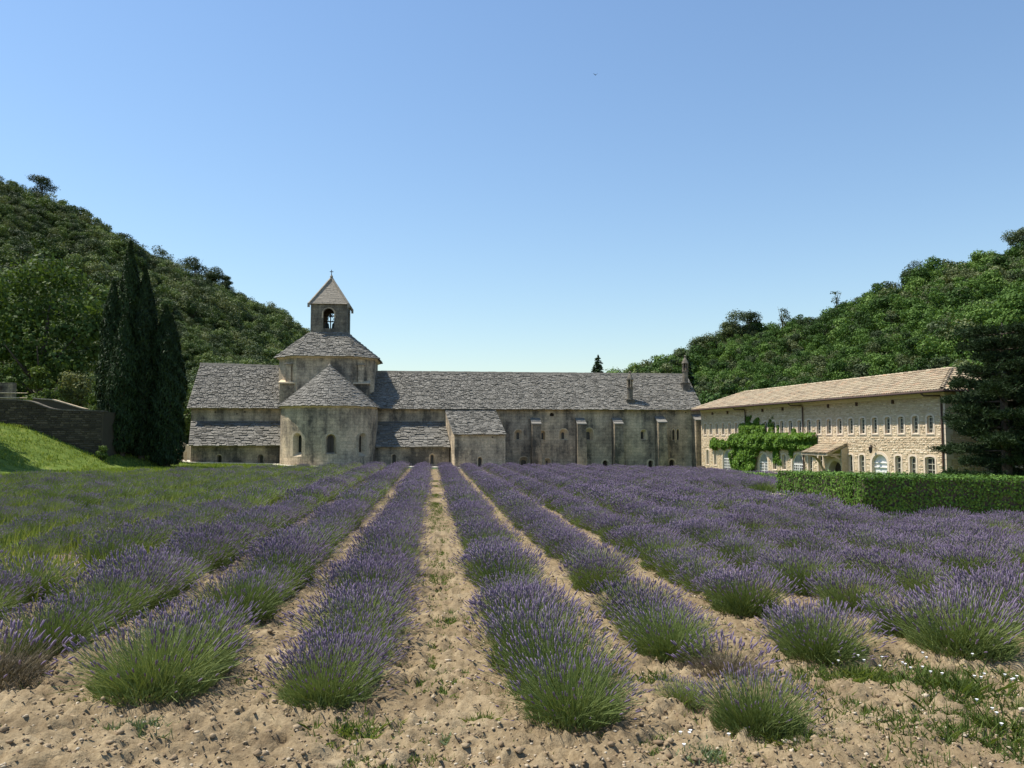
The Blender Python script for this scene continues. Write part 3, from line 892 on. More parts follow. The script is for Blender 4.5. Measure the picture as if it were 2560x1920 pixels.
# pyramid roof with raised hips
PE, PZ0, PZ1 = 1.83, 14.62, 17.4
cn = [(LC[0] - PE, LC[1] - PE, PZ0), (LC[0] + PE, LC[1] - PE, PZ0), (LC[0] + PE, LC[1] + PE, PZ0), (LC[0] - PE, LC[1] + PE, PZ0)]
ap = (LC[0], LC[1], PZ1)
mb = MB()
for k in range(4):
    slabs(mb, cn[k], cn[(k + 1) % 4], ap, ap, 0.16, 0.55, 0.02, seed=90 + k, gap=0.004)
mb.quad(*cn)
mb.build("tower_roof_slabs", M["ridge"], church, kind="stuff")
for k in range(4):
    mb = MB()
    a = Vector(cn[k]); b = Vector(ap); a = a + (a - b).normalized() * 0.06 - Vector((0, 0, .02))
    mb.beam(a, b + Vector((0, 0, .02)), 0.2, 0.2)
    mb.beam(a + Vector((0, 0, .1)), a + Vector((0, 0, -0.28)), 0.2, 0.2, up=(1, 0, 0))
    mb.build("hip_coping", M["ridge"], church)
mb = MB(); mb.lathe(LC, [(0.16, 17.2), (0.13, 17.5), (0.16, 17.56), (0.06, 17.72), (0.04, 17.8)], 10)
fin = mb.build("finial", M["ridge"], church)
mb = MB(); mb.box(LC[0] - .03, LC[0] + .03, LC[1] - .03, LC[1] + .03, 17.75, 18.24); mb.box(LC[0] - .17, LC[0] + .17, LC[1] - .025, LC[1] + .025, 18.02, 18.08)
mb.build("cross", M["iron"], fin)
# bell frame and two bells
mb = MB()
bx, by = LC[0], LC[1] - 0.2
mb.box(bx - .05, bx + .05, by - .06, by + .06, 12.22, 14.1)
mb.box(bx - 1.24, bx + 1.24, by - .07, by + .07, 13.62, 13.74)
mb.box(bx - 1.24, bx + 1.24, by - .06, by + .06, 13.08, 13.18)
mb.beam((bx, by, 13.72), (bx - .5, by, 14.12), .06, .06, up=(0, 1, 0)); mb.beam((bx, by, 13.72), (bx + .5, by, 14.12), .06, .06, up=(0, 1, 0))
mb.box(bx - .55, bx + .55, by - .08, by + .08, 13.95, 14.4)
for a in range(16):
    p = [(bx + .25 * math.cos(q), by + .08, 13.38 + .25 * math.sin(q)) for q in (2 * math.pi * a / 16, 2 * math.pi * (a + 1) / 16)]
    mb.beam(p[0], p[1], .05, .05, up=(0, 1, 0))
mb.build("bell_frame", M["old_wood"], church)
for sx, w in ((-1, "left"), (1, "right")):
    mb = MB(); c = (bx + sx * 0.32, by)
    mb.lathe(c, [(0.26, 12.36), (0.235, 12.44), (0.2, 12.6), (0.175, 12.8), (0.16, 12.92), (0.09, 12.99), (0.04, 13.02), (0.03, 13.1)], 20)
    b = mb.build("bell", M["bronze"], None, smooth=True)
    tag(b, f"dark bronze bell hanging in the {w} half of the tower opening", "bell", "bells in the bell tower")

# buttresses of the long wall
for i, (x0, x1, zt, pr) in enumerate([(9.06, 9.86, 3.78, 1.3), (13.28, 14.06, 3.78, 1.3), (16.74, 17.54, 3.8, 1.3), (20.88, 21.68, 3.95, 1.3), (24.45, 25.2, 4.15, 1.35)]):
    mb = MB()
    yb = YT - pr
    mb.hexa([(x0 - .08, yb - .2, -2), (x1 + .08, yb - .2, -2), (x1, YT + .02, -2), (x0, YT + .02, -2), (x0, yb, zt - 0.62), (x1, yb, zt - 0.62), (x1, YT + .02, zt - 0.62), (x0, YT + .02, zt - 0.62)])
    mb.add([(x0, yb, zt - 0.62), (x1, yb, zt - 0.62), (x1, YT + .02, zt), (x0, YT + .02, zt), (x0, YT + .02, zt - 0.62), (x1, YT + .02, zt - 0.62)], [(0, 1, 2, 3), (0, 3, 4), (1, 5, 2)])
    b = mb.build("buttress", M["stone_dark"], church)
    n = 3 if i < 3 else 2
    for k in range(n):
        f0, f1 = k / n, (k + 1) / n
        mb = MB()
        y0, y1 = yb - 0.08 + (pr + .08) * f0, yb - 0.08 + (pr + .08) * f1 + 0.05
        z0, z1 = zt - 0.62 + 0.62 * f0, zt - 0.62 + 0.62 * f1
        mb.hexa([(x0 - .05, y0, z0), (x1 + .05, y0, z0), (x1 + .05, y1, z1 - .02), (x0 - .05, y1, z1 - .02), (x0 - .05, y0, z0 + .1), (x1 + .05, y0, z0 + .1), (x1 + .05, y1, z1 + .05), (x0 - .05, y1, z1 + .05)], 0.8)
        mb.build("weathering_slab", M["slab"], b)

# chimneys: square foot, round shaft, open lantern, cone
for (cx, cy, zb, zs, lab) in ((18.68, 76.62, 4.9, 5.58, "a"), (24.68, 78.45, 6.5, 7.36, "b")):
    mb = MB(); mb.box(cx - .36, cx + .36, cy - .36, cy + .36, zb, zs - 0.1); mb.box(cx - .42, cx + .42, cy - .42, cy + .42, zs - 0.1, zs)
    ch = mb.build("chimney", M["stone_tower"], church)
    k = 1.03
    mb = MB(); mb.lathe((cx, cy), [(.3, zs), (.27, zs + .08), (.27, zs + 1.06), (.33, zs + 1.08), (.33, zs + 1.16), (.26, zs + 1.165)], 20); mb.build("shaft", M["stone_tower"], ch)
    mb = MB(); mb.lathe((cx, cy), [(.14, zs + 1.16), (.14, zs + 1.9)], 12); mb.build("flue", M["old_wood"], ch)
    for q in range(6):
        a = 2 * math.pi * (q + .5) / 6
        mb = MB(); mb.tube([(cx + .25 * math.cos(a), cy + .25 * math.sin(a), zs + 1.16), (cx + .25 * math.cos(a), cy + .25 * math.sin(a), zs + 1.86)], [.05, .05], 8); mb.build("colonnette", M["stone"], ch)
    mb = MB(); mb.lathe((cx, cy), [(.33, zs + 1.84), (.34, zs + 1.92), (.25, zs + 2.12), (.14, zs + 2.36), (.07, zs + 2.5), (.1, zs + 2.56), (.12, zs + 2.64), (.04, zs + 2.7)], 20); mb.build("cap", M["stone_tower"], ch)

# ------------------------------------------------------------------ the long tiled building on the right
DA = Vector((24.88, 73.96)); DD = Vector((0.09997507, -0.99498994)); DN = Vector((0.99498994, 0.09997507))
DL, DW = 31.5, 6.0
dorm = empty("monastery_wing", (26.5, 58, -1.2), "long two-storey cream rubble wing with clay tile roof and rows of small windows", "building")
def fd(s, z, d):
    p = DA + DD * s + DN * d
    return (p.x, p.y, z)
def dz(s):
    p = DA + DD * s
    return gz(p.x, p.y)
ZE = 4.55
up = [Op(0.22 + 1.2435 * i, 0.22 + 1.2435 * i + 0.50, 2.2, 3.22, 0.1, 0.15, n=6) for i in range(25)]
lowin = [(0.70, 1.2, -0.52, 0.86), (2.29, 2.79, -0.5, 0.84), (12.69, 13.25, -0.5, 0.68), (14.08, 14.62, -0.45, 0.7), (17.68, 18.2, -0.55, 0.74), (18.98, 19.5, -0.55, 0.76),
         (22.46, 22.96, -0.55, 0.87), (23.68, 24.2, -0.55, 0.88), (27.2, 27.74, -0.55, 0.9), (28.5, 29.04, -0.55, 0.9), (29.8, 30.6, -0.55, 0.9)]
lows = [Op(a, b, c, d, 0.1, 0.17, n=6) for a, b, c, d in lowin]
doors = [Op(4.0, 5.55, -1.35, 0.92, None, 0.14, n=14), Op(10.4, 11.9, -1.3, 0.78, None, 0.14, n=14), Op(15.5, 17.05, -1.25, 0.8, None, 0.14, n=14)]
bigdoor = Op(24.95, 26.45, -1.25, 0.95, 0.55, 0.2, n=12)
archdoor = Op(20.25, 21.75, -1.25, 0.4, 0.62, 0.45, n=12)
allops = up + lows + doors + [bigdoor, archdoor]
mb = MB()
openwall(mb, fd, -0.4, DL, -2.2, ZE, allops)
mb.quad(fd(-0.4, -2.2, 0), fd(-0.4, -2.2, DW), fd(-0.4, ZE, DW), fd(-0.4, ZE, 0))
mb.quad(fd(-0.4, -2.2, DW), fd(DL, -2.2, DW), fd(DL, ZE, DW), fd(-0.4, ZE, DW))
mb.build("wall", M["mortar"], dorm)
mb = MB()
# end wall with two windows
fe = lambda u, z, d: fd(DL - d, z, u)
ew = [Op(2.6, 3.35, 2.5, 3.5, 0.12, 0.25), Op(2.5, 3.5, -1.3, 0.8, 0.5, 0.3)]
openwall(mb, fe, 0, DW, -2.2, ZE, ew)
mb.build("end_wall", M["mortar"], dorm)
avoid = [(o.u0 - 0.14, o.u1 + 0.14, o.z0 - 0.14, o.zt + 0.13) for o in allops]
mb = MB(); rubble(mb, fd, -0.35, DL - 0.33, -1.6, 4.25, avoid=avoid, seed=4)
mb.build("wall_stones", M["rubble"], dorm, kind="stuff")
mb = MB(); rubble(mb, fe, 0.33, DW, -1.6, 4.25, avoid=[(o.u0 - 0.14, o.u1 + 0.14, o.z0 - 0.14, o.zt + 0.13) for o in ew], seed=5)
mb.build("end_wall_stones", M["rubble"], dorm, kind="stuff")
# quoins of the near corner
z = -1.6; k = 0
while z < 4.3:
    mb = MB(); w1, w2 = (0.30, 0.45) if k % 2 else (0.3, 0.32)
    mb.hexa([fd(DL - w1, z + .006, -0.03), fd(DL + .03, z + .006, -0.03), fd(DL + .03, z + .006, w2 if k % 2 else .28), fd(DL - w1, z + .006, .1),
             fd(DL - w1, z + .33, -0.03), fd(DL + .03, z + .33, -0.03), fd(DL + .03, z + .33, w2 if k % 2 else .28), fd(DL - w1, z + .33, .1)])
    mb.build("quoin", M["dressed"], dorm); z += 0.34; k += 1
mb = MB(); mb.hexa([fd(-.4, 4.27, -.05), fd(DL + .05, 4.27, -.05), fd(DL + .05, 4.27, .1), fd(-.4, 4.27, .1), fd(-.4, 4.5, -.12), fd(DL + .12, 4.5, -.12), fd(DL + .12, 4.5, .1), fd(-.4, 4.5, .1)])
mb.build("wall_plate", M["dressed"], dorm)

def casement(o, f, cols, rows, parent=None, m="cream_paint", shut=False):
    """a window part: dressed surround, timber frame with glazing bars, glass panes behind"""
    mb = MB(); ring(mb, f, o, 0.12, 0.03, sill=True, top_extra=1.0); reveal(mb, f, o)
    w = mb.build("window", M["dressed"], dorm)
    d = o.d - 0.02
    mb = MB()
    def bar(u0, u1, z0, z1, dd=0.0):
        mb.hexa([f(u0, z0, d - .02 - dd), f(u1, z0, d - .02 - dd), f(u1, z0, d + .012), f(u0, z0, d + .012), f(u0, z1, d - .02 - dd), f(u1, z1, d - .02 - dd), f(u1, z1, d + .012), f(u0, z1, d + .012)])
    t = 0.045
    bar(o.u0, o.u0 + t, o.z0, o.zt - o.rise); bar(o.u1 - t, o.u1, o.z0, o.zt - o.rise); bar(o.u0, o.u1, o.z0, o.z0 + t); bar(o.u0, o.u1, o.zt - o.rise - t * .5, o.zt - o.rise + t * .5)
    zz = o.zt - o.rise
    for c in range(1, cols):
        u = o.u0 + (o.u1 - o.u0) * c / cols; bar(u - .014, u + .014, o.z0 + t, o.zt - 0.01)
    for r_ in range(1, rows):
        z = o.z0 + t + (zz - o.z0 - t) * r_ / rows; bar(o.u0 + t, o.u1 - t, z - .012, z + .012, -0.004)
    mb.build("frame", M[m], w)
    mb = MB(); mb.poly([f(u, z, o.d) for u, z in o.inn]); mb.build("pane", M["glass"], w)
    mb = MB(); mb.hexa([f(o.u0 - .06, o.z0 - .05, -.05), f(o.u1 + .06, o.z0 - .05, -.05), f(o.u1, o.z0 - .05, .12), f(o.u0, o.z0 - .05, .12), f(o.u0 - .06, o.z0 + .012, -.05), f(o.u1 + .06, o.z0 + .012, -.05), f(o.u1, o.z0 + .05, .12), f(o.u0, o.z0 + .05, .12)])
    mb.build("sill", M["dressed"], w)
for o in up: casement(o, fd, 2, 4)
for o in lows: casement(o, fd, 2, 4)
for o in ew: casement(o, fe, 2, 4)
def glazed_door(o):
    mb = MB(); ring(mb, fd, o, 0.16, 0.03, sill=False); reveal(mb, fd, o)
    w = mb.build("glazed_door", M["dressed"], dorm)
    mb = MB(); zs = o.zt - o.rise; d = o.d
    def bar(u0, u1, z0, z1):
        mb.hexa([fd(u0, z0, d - .05), fd(u1, z0, d - .05), fd(u1, z0, d - .005), fd(u0, z0, d - .005), fd(u0, z1, d - .05), fd(u1, z1, d - .05), fd(u1, z1, d - .005), fd(u0, z1, d - .005)])
    W = o.u1 - o.u0
    for c in range(7):
        u = o.u0 + W * c / 6; t = .045 if c in (0, 3, 6) else .018
        bar(max(o.u0, u - t), min(o.u1, u + t), o.z0, zs)
    n = 6
    for r_ in range(n + 1):
        z = o.z0 + (zs - o.z0) * r_ / n; bar(o.u0, o.u1, z - (.05 if r_ in (0, n) else .018), z + (.05 if r_ in (0, n) else .018))
    for c in range(1, 9):
        u = o.u0 + W * c / 9; zt = o.top(u); bar(u - .014, u + .014, zs, zt - .01)
    a = o.out[1:-1]
    for p, q in zip(a[:-1], a[1:]):
        c = ((o.u0 + o.u1) / 2, zs); k = 0.9
        P = [p, q, (c[0] + (q[0] - c[0]) * k, c[1] + (q[1] - c[1]) * k), (c[0] + (p[0] - c[0]) * k, c[1] + (p[1] - c[1]) * k)]
        mb.hexa([fd(*x, d - .05) for x in P] + [fd(*x, d - .006) for x in P])
    mb.build("frame", M["white_paint"], w)
    mb = MB(); mb.poly([fd(u, z, o.d) for u, z in o.inn]); mb.build("pane", M["glass"], w)
for o in doors: glazed_door(o)
mb = MB(); ring(mb, fd, bigdoor, 0.18, 0.03, sill=False); reveal(mb, fd, bigdoor)
bd = mb.build("white_door", M["dressed"], dorm)
mb = MB(); mb.poly([fd(u, z, bigdoor.d - .002) for u, z in bigdoor.inn]); mb.build("door_leaf", M["white_paint"], bd)
mb = MB()
for z in (0.40, 0.12):
    mb.hexa([fd(24.97, z, .12), fd(26.43, z, .12), fd(26.43, z, .19), fd(24.97, z, .19), fd(24.97, z + .06, .12), fd(26.43, z + .06, .12), fd(26.43, z + .06, .19), fd(24.97, z + .06, .19)])
mb.build("rail", M["white_paint"], bd)
mb = MB(); reveal(mb, fd, archdoor); ring(mb, fd, archdoor, 0.2, 0.03, sill=False); ad = mb.build("arched_door", M["dressed"], dorm)
mb = MB(); mb.poly([fd(u, z, archdoor.d - .002) for u, z in archdoor.inn]); mb.build("door_leaf", M["old_wood"], ad)

# hipped roof of clay canal tiles
def tiles(mb, A, B, C, D, across=0.21, along=0.40, seed=0):
    """half-round tiles in columns from the eave A-B up to D-C (A under D)"""
    rn = random.Random(seed)
    A, B, C, D = map(Vector, (A, B, C, D))
    U = (B - A).normalized(); L = (B - A).length
    nrm = (B - A).cross(D - A); nrm = nrm.normalized() if nrm.length > 1e-6 else (B - A).cross(C - A).normalized()
    if nrm.z < 0: nrm = -nrm
    V = nrm.cross(U).normalized()
    if V.z < 0: V = -V
    H = (D - A).dot(V) if abs((D - A).dot(V)) > 1e-3 else (C - A).dot(V)
    dl, dr = (D - A).dot(U), (C - A).dot(U)
    mb.quad(A - nrm * .03, B - nrm * .03, C - nrm * .03, D - nrm * .03, 0.2)
    n = int(L / across)
    for i in range(n):
        u = (i + .5) * L / n
        vmax = H
        if u < dl: vmax = min(vmax, H * u / dl)
        if u > dr: vmax = min(vmax, H * (L - u) / max(1e-6, L - dr))
        v = -0.06
        ju = rn.uniform(-.012, .012)
        while v < vmax - 0.05:
            v2 = min(v + along, vmax)
            rr = across * 0.46; r0, r1 = rr * 1.06, rr * 0.86
            lift = 0.03 + rn.uniform(0, .012)
            vs = []
            for (vv, r_, lf) in ((v, r0, lift), (v2 + 0.05, r1, 0.0)):
                for a in (0, 50, 90, 130, 180):
                    ca, sa = math.cos(R(a)), math.sin(R(a))
                    vs.append(A + U * (u + ju + ca * r_) + V * vv + nrm * (sa * r_ * 0.8 + lf))
            col_r = rn.random()
            mb.add(vs, [(0, 1, 6, 5), (1, 2, 7, 6), (2, 3, 8, 7), (3, 4, 9, 8), (0, 4, 3, 2, 1)], col_r)
            v += along
OV = 0.8
e1, e2 = fd(-0.6, ZE, -OV), fd(DL + OV, ZE, -OV)
e3, e4 = fd(DL + OV, ZE, DW + OV), fd(-0.6, ZE, DW + OV)
ZR = ZE + (DW / 2 + OV) * 0.39
r1, r2 = fd(-0.6 + 3.0, ZR, DW / 2), fd(DL - DW / 2, ZR, DW / 2)
mb = MB(); tiles(mb, e1, e2, r2, r1, seed=1); tiles(mb, e2, e3, r2, r2, seed=2)
tiles(mb, e4, e1, r1, r1, across=0.3, seed=3)
mb.quad(e3, e4, r1, r2, 0.4)
mb.build("roof_tiles", M["canal_tile"], dorm, kind="stuff")
mb = MB()
for a, b in ((e2, r2), (e3, r2), (r1, r2), (e1, r1)):
    a, b = Vector(a), Vector(b); n = int((b - a).length / .42)
    for k in range(n):
        p = a + (b - a) * (k / n); q = a + (b - a) * ((k + 1.08) / n)
        mb.tube([p + Vector((0, 0, .05)), q + Vector((0, 0, .03))], [.13, .11], 8, random.random(), cap=False)
mb.build("ridge_tiles", M["canal_tile"], dorm, kind="stuff")
mb = MB()
mb.hexa([fd(-.5, ZE - .06, -OV + .06), fd(DL + OV - .06, ZE - .06, -OV + .06), fd(DL + OV - .06, ZE - .06, DW + OV - .1), fd(-.5, ZE - .06, DW + OV - .1),
         fd(-.5, ZE - .035, -OV + .06), fd(DL + OV - .06, ZE - .035, -OV + .06), fd(DL + OV - .06, ZE - .035, DW + OV - .1), fd(-.5, ZE - .035, DW + OV - .1)])
mb.build("soffit", M["timber"], dorm)
mb = MB(); mb.tube([fd(-.5, ZE - .05, -OV - .05), fd(DL + OV, ZE - .05, -OV - .05), fd(DL + OV + .05, ZE - .05, -OV), fd(DL + OV + .05, ZE - .05, DW + OV)], [.07] * 4, 8)
mb.build("gutter", M["downpipe"], dorm)
for s in (8.45, 17.2, 31.35):
    mb = MB(); mb.tube([fd(s - .7, ZE - .1, -OV - .02), fd(s - .6, ZE - .25, -OV + .1), fd(s - .05, 4.3, -.14), fd(s, 4.1, -.1), fd(s, -1.4, -.1)], [.05] * 5, 8)
    mb.build("downpipe", M["downpipe"], dorm)
for s in (2.2, 5.2, 11.3, 14.4, 20.4, 23.6, 27.2):
    mb = MB(); mb.obox(fd(s, 4.12, -.06), (DD.x * .05, DD.y * .05, 0), (DN.x * .08, DN.y * .08, 0), (0, 0, .12)); mb.build("bracket", M["downpipe"], dorm)

# tiled porch on timber brackets
mb = MB(); PO = 1.55
tiles(mb, fd(19.45, 0.95, -PO), fd(22.45, 0.95, -PO), fd(22.45, 1.6, 0), fd(19.45, 1.6, 0), across=0.2, along=0.36, seed=8)
porch = mb.build("porch_roof_tiles", M["canal_tile"], dorm, kind="stuff")
for s in (19.6, 22.3):
    mb = MB()
    mb.beam(fd(s, 1.5, -.05), fd(s, .86, -PO + .05), .12, .14)
    mb.beam(fd(s, 0.86, -PO + .1), fd(s, 0.86, 0), .1, .12)
    pts = [fd(s, -0.55 + 1.35 * math.sin(a), -0.06 - 1.15 * (1 - math.cos(a))) for a in np.linspace(0, math.pi / 2, 7)]
    for p, q in zip(pts[:-1], pts[1:]): mb.beam(p, q, .1, .14)
    mb.build("porch_bracket", M["timber"], dorm)
mb = MB(); mb.beam(fd(19.4, .86, -PO + .06), fd(22.5, .86, -PO + .06), .12, .14); mb.build("porch_beam", M["timber"], dorm)
# side cheek of the porch
mb = MB(); mb.hexa([fd(22.38, -1.4, -.5), fd(22.48, -1.4, -.5), fd(22.48, -1.4, -.02), fd(22.38, -1.4, -.02), fd(22.38, 1.2, -.5), fd(22.48, 1.2, -.5), fd(22.48, 1.4, -.02), fd(22.38, 1.4, -.02)])
mb.build("porch_post", M["timber"], dorm)

# wall lantern by the white door
lan = empty("wall_lantern", fd(25.3, 1.25, -.3), "small black iron wall lantern above the white door", "lantern")
mb = MB(); c = fd(25.3, 1.2, -.32)
mb.beam(fd(25.3, 1.55, 0.02), fd(25.3, 1.5, -.32), .03, .03); mb.beam(fd(25.3, 1.3, 0.02), fd(25.3, 1.5, -.3), .02, .02); mb.build("bracket", M["iron"], lan)
mb = MB(); mb.lathe(c[:2], [(.02, 1.5), (.05, 1.46), (.14, 1.38), (.13, 1.36)], 6); mb.lathe(c[:2], [(.06, 1.02), (.08, 1.06), (.03, 1.0)], 6)
for k in range(6):
    a = math.pi * k / 3; mb.beam((c[0] + .08 * math.cos(a), c[1] + .08 * math.sin(a), 1.05), (c[0] + .12 * math.cos(a), c[1] + .12 * math.sin(a), 1.37), .018, .018)
mb.build("cage", M["iron"], lan)
mb = MB(); mb.lathe(c[:2], [(.07, 1.06), (.105, 1.36)], 6); mb.build("glass", M["glass"], lan)

# ------------------------------------------------------------------ vegetation builders
def unit(v):
    return v / np.maximum(np.linalg.norm(v, axis=-1, keepdims=True), 1e-9)

def leaf_quads(P, nrm, L, W, g, up=None):
    """n leaves as bent-free quads at P, lying in the plane across nrm"""
    n = len(P)
    ref = g.normal(size=(n, 3)) if up is None else up + g.normal(size=(n, 3)) * 0.35
    a = unit(np.cross(nrm, ref)); b = unit(np.cross(a, nrm))
    L = np.asarray(L)[:, None] if np.ndim(L) else L
    W = np.asarray(W)[:, None] if np.ndim(W) else W
    V = np.stack([P - b * L * 0.5, P + a * W * 0.5, P + b * L * 0.5, P - a * W * 0.5], 1).reshape(-1, 3)
    F = np.arange(4 * n).reshape(n, 4)
    return V, F

def crown_points(g, lobes, n, shell=0.55):
    """points spread through a set of ellipsoid lobes, denser towards their skins"""
    lobes = np.asarray(lobes, float)          # cx cy cz rx ry rz
    vol = lobes[:, 3] * lobes[:, 4] * lobes[:, 5]
    w = vol ** (2 / 3); w /= w.sum()
    k = g.choice(len(lobes), n, p=w)
    d = unit(g.normal(size=(n, 3)))
    r = shell + (1 - shell) * g.random(n) ** 0.6
    r *= 1 + 0.16 * g.normal(size=n)
    P = lobes[k, :3] + d * lobes[k, 3:] * r[:, None]
    nr = unit(d / lobes[k, 3:] + g.normal(size=(n, 3)) * 0.5 / lobes[k, 3:].mean())
    return P, nr, k

def crown_mesh(name, seed, lobes, n, L, W, mat, shell=0.55):
    g = rng(seed)
    P, nr, k = crown_points(g, lobes, n, shell)
    sz = g.uniform(0.6, 1.35, n)
    V, F = leaf_quads(P, nr, L * sz, W * sz, g)
    lobe_tone = g.random(len(lobes))
    r = np.clip(0.3 * lobe_tone[k] + 0.7 * g.random(n), 0, 1)
    return mesh_np(name, V, [F], rnd=r, mats=[mat])

def random_lobes(g, n, R0, H, zc, flat=1.0, size=(0.32, 0.55)):
    out = []
    for i in range(n):
        a = g.uniform(0, 2 * math.pi); rr = R0 * math.sqrt(g.random()) * 0.75
        t = g.uniform(-1, 1)
        k = math.sqrt(max(0.05, 1 - t * t))
        s = R0 * g.uniform(*size)
        out.append((rr * math.cos(a) * k * 1.15, rr * math.sin(a) * k * 1.15, zc + t * H * 0.42, s, s, s * flat * g.uniform(0.7, 0.95)))
    return out

def trunk_mesh(name, seed, h, r, limbs=5, spread=1.8, top=None):
    rn = random.Random(seed); mb = MB()
    top = top or h * 1.3
    mb.tube([(0, 0, -0.4), (rn.uniform(-.1, .1) * r * 3, 0, h * 0.5), (rn.uniform(-.3, .3), rn.uniform(-.3, .3), h), (rn.uniform(-.4, .4), rn.uniform(-.4, .4), top)], [r * 1.25, r, r * 0.75, r * 0.2], 8)
    for k in range(limbs):
        a = 2 * math.pi * k / limbs + rn.uniform(-.4, .4)
        z0 = h * rn.uniform(0.55, 1.0)
        mb.tube([(0, 0, z0), (math.cos(a) * spread * .5, math.sin(a) * spread * .5, z0 + h * .28), (math.cos(a) * spread, math.sin(a) * spread, z0 + h * rn.uniform(.45, .7))], [r * .5, r * .32, r * .1], 6)
    me = bpy.data.meshes.new(name); me.from_pydata(mb.v, [], mb.f); me.materials.append(M["bark"])
    me.polygons.foreach_set("use_smooth", np.ones(len(me.polygons), bool))
    return me

def gn_scatter(name, pts, rotz, scl, idx, meshes, label=None, tilt=None):
    """one stuff object: the given meshes instanced on points (what nobody could count)"""
    pc = bpy.data.collections.new(name + "_sources")
    for i, m in enumerate(meshes):
        pc.objects.link(bpy.data.objects.new("%s_source_%02d" % (name, i), m))
    me = bpy.data.meshes.new(name)
    pts = np.asarray(pts, np.float32)
    me.vertices.add(len(pts)); me.vertices.foreach_set("co", pts.ravel())
    rot = np.zeros((len(pts), 3), np.float32); rot[:, 2] = rotz
    if tilt is not None: rot[:, :2] = tilt
    me.attributes.new("rot", 'FLOAT_VECTOR', 'POINT').data.foreach_set("vector", rot.ravel())
    me.attributes.new("scl", 'FLOAT', 'POINT').data.foreach_set("value", np.asarray(scl, np.float32))
    me.attributes.new("pick", 'INT', 'POINT').data.foreach_set("value", np.asarray(idx, np.int32))
    o = link(name, me, kind="stuff")
    ng = bpy.data.node_groups.new(name + "_scatter", 'GeometryNodeTree')
    ng.interface.new_socket("Geometry", in_out='INPUT', socket_type='NodeSocketGeometry')
    ng.interface.new_socket("Geometry", in_out='OUTPUT', socket_type='NodeSocketGeometry')
    gi = ng.nodes.new("NodeGroupInput"); go = ng.nodes.new("NodeGroupOutput")
    ci = ng.nodes.new("GeometryNodeCollectionInfo"); ci.inputs[0].default_value = pc
    ci.inputs["Separate Children"].default_value = True; ci.inputs["Reset Children"].default_value = True
    ip = ng.nodes.new("GeometryNodeInstanceOnPoints"); ip.inputs["Pick Instance"].default_value = True
    def na(nm, t):
        n = ng.nodes.new("GeometryNodeInputNamedAttribute"); n.data_type = t; n.inputs["Name"].default_value = nm
        return n.outputs["Attribute"]
    ng.links.new(gi.outputs[0], ip.inputs["Points"]); ng.links.new(ci.outputs[0], ip.inputs["Instance"])
    ng.links.new(na("pick", 'INT'), ip.inputs["Instance Index"])
    ng.links.new(na("rot", 'FLOAT_VECTOR'), ip.inputs["Rotation"])
    ng.links.new(na("scl", 'FLOAT'), ip.inputs["Scale"])
    ng.links.new(ip.outputs[0], go.inputs[0])
    md = o.modifiers.new("scatter", 'NODES'); md.node_group = ng
    if label: o["label"] = label
    return o

def project(P):
    """where a point falls in the photograph (0..1 across, 0..1 down) and its distance"""
    P = np.atleast_2d(np.asarray(P, float)) - np.array([0, 0, 2.0])
    y, p = -CAM_YAW, CAM_PITCH
    Fh = np.array([math.sin(y), math.cos(y), 0]); Rt = np.array([math.cos(y), -math.sin(y), 0])
    Fw = Fh * math.cos(p) + np.array([0, 0, math.sin(p)]); Up = -Fh * math.sin(p) + np.array([0, 0, math.cos(p)])
    d = P @ Fw
    return (P @ Rt) / d * 2050 / 2560 + 0.5, 0.5 - (P @ Up) / d * 2050 / 1920, d

# ------------------------------------------------------------------ wooded hills
def forest_protos(prefix, mat, seed, n, nleaf, leaf):
    out = []
    for i in range(n):
        g = rng(seed + i)
        Rr, H = g.uniform(2.1, 2.9), g.uniform(4.2, 6.2)
        lob = random_lobes(g, 9, Rr, H, H * 0.55 + 0.6, 0.9, (0.36, 0.6))
        cm = crown_mesh(prefix + "_crown", seed + 100 + i, lob, nleaf, leaf, leaf * 0.75, mat, 0.6)
        tm = trunk_mesh(prefix + "_trunk", seed + 200 + i, H * 0.45, 0.14, 4, Rr * .6)
        out.append((cm, tm))
    return out

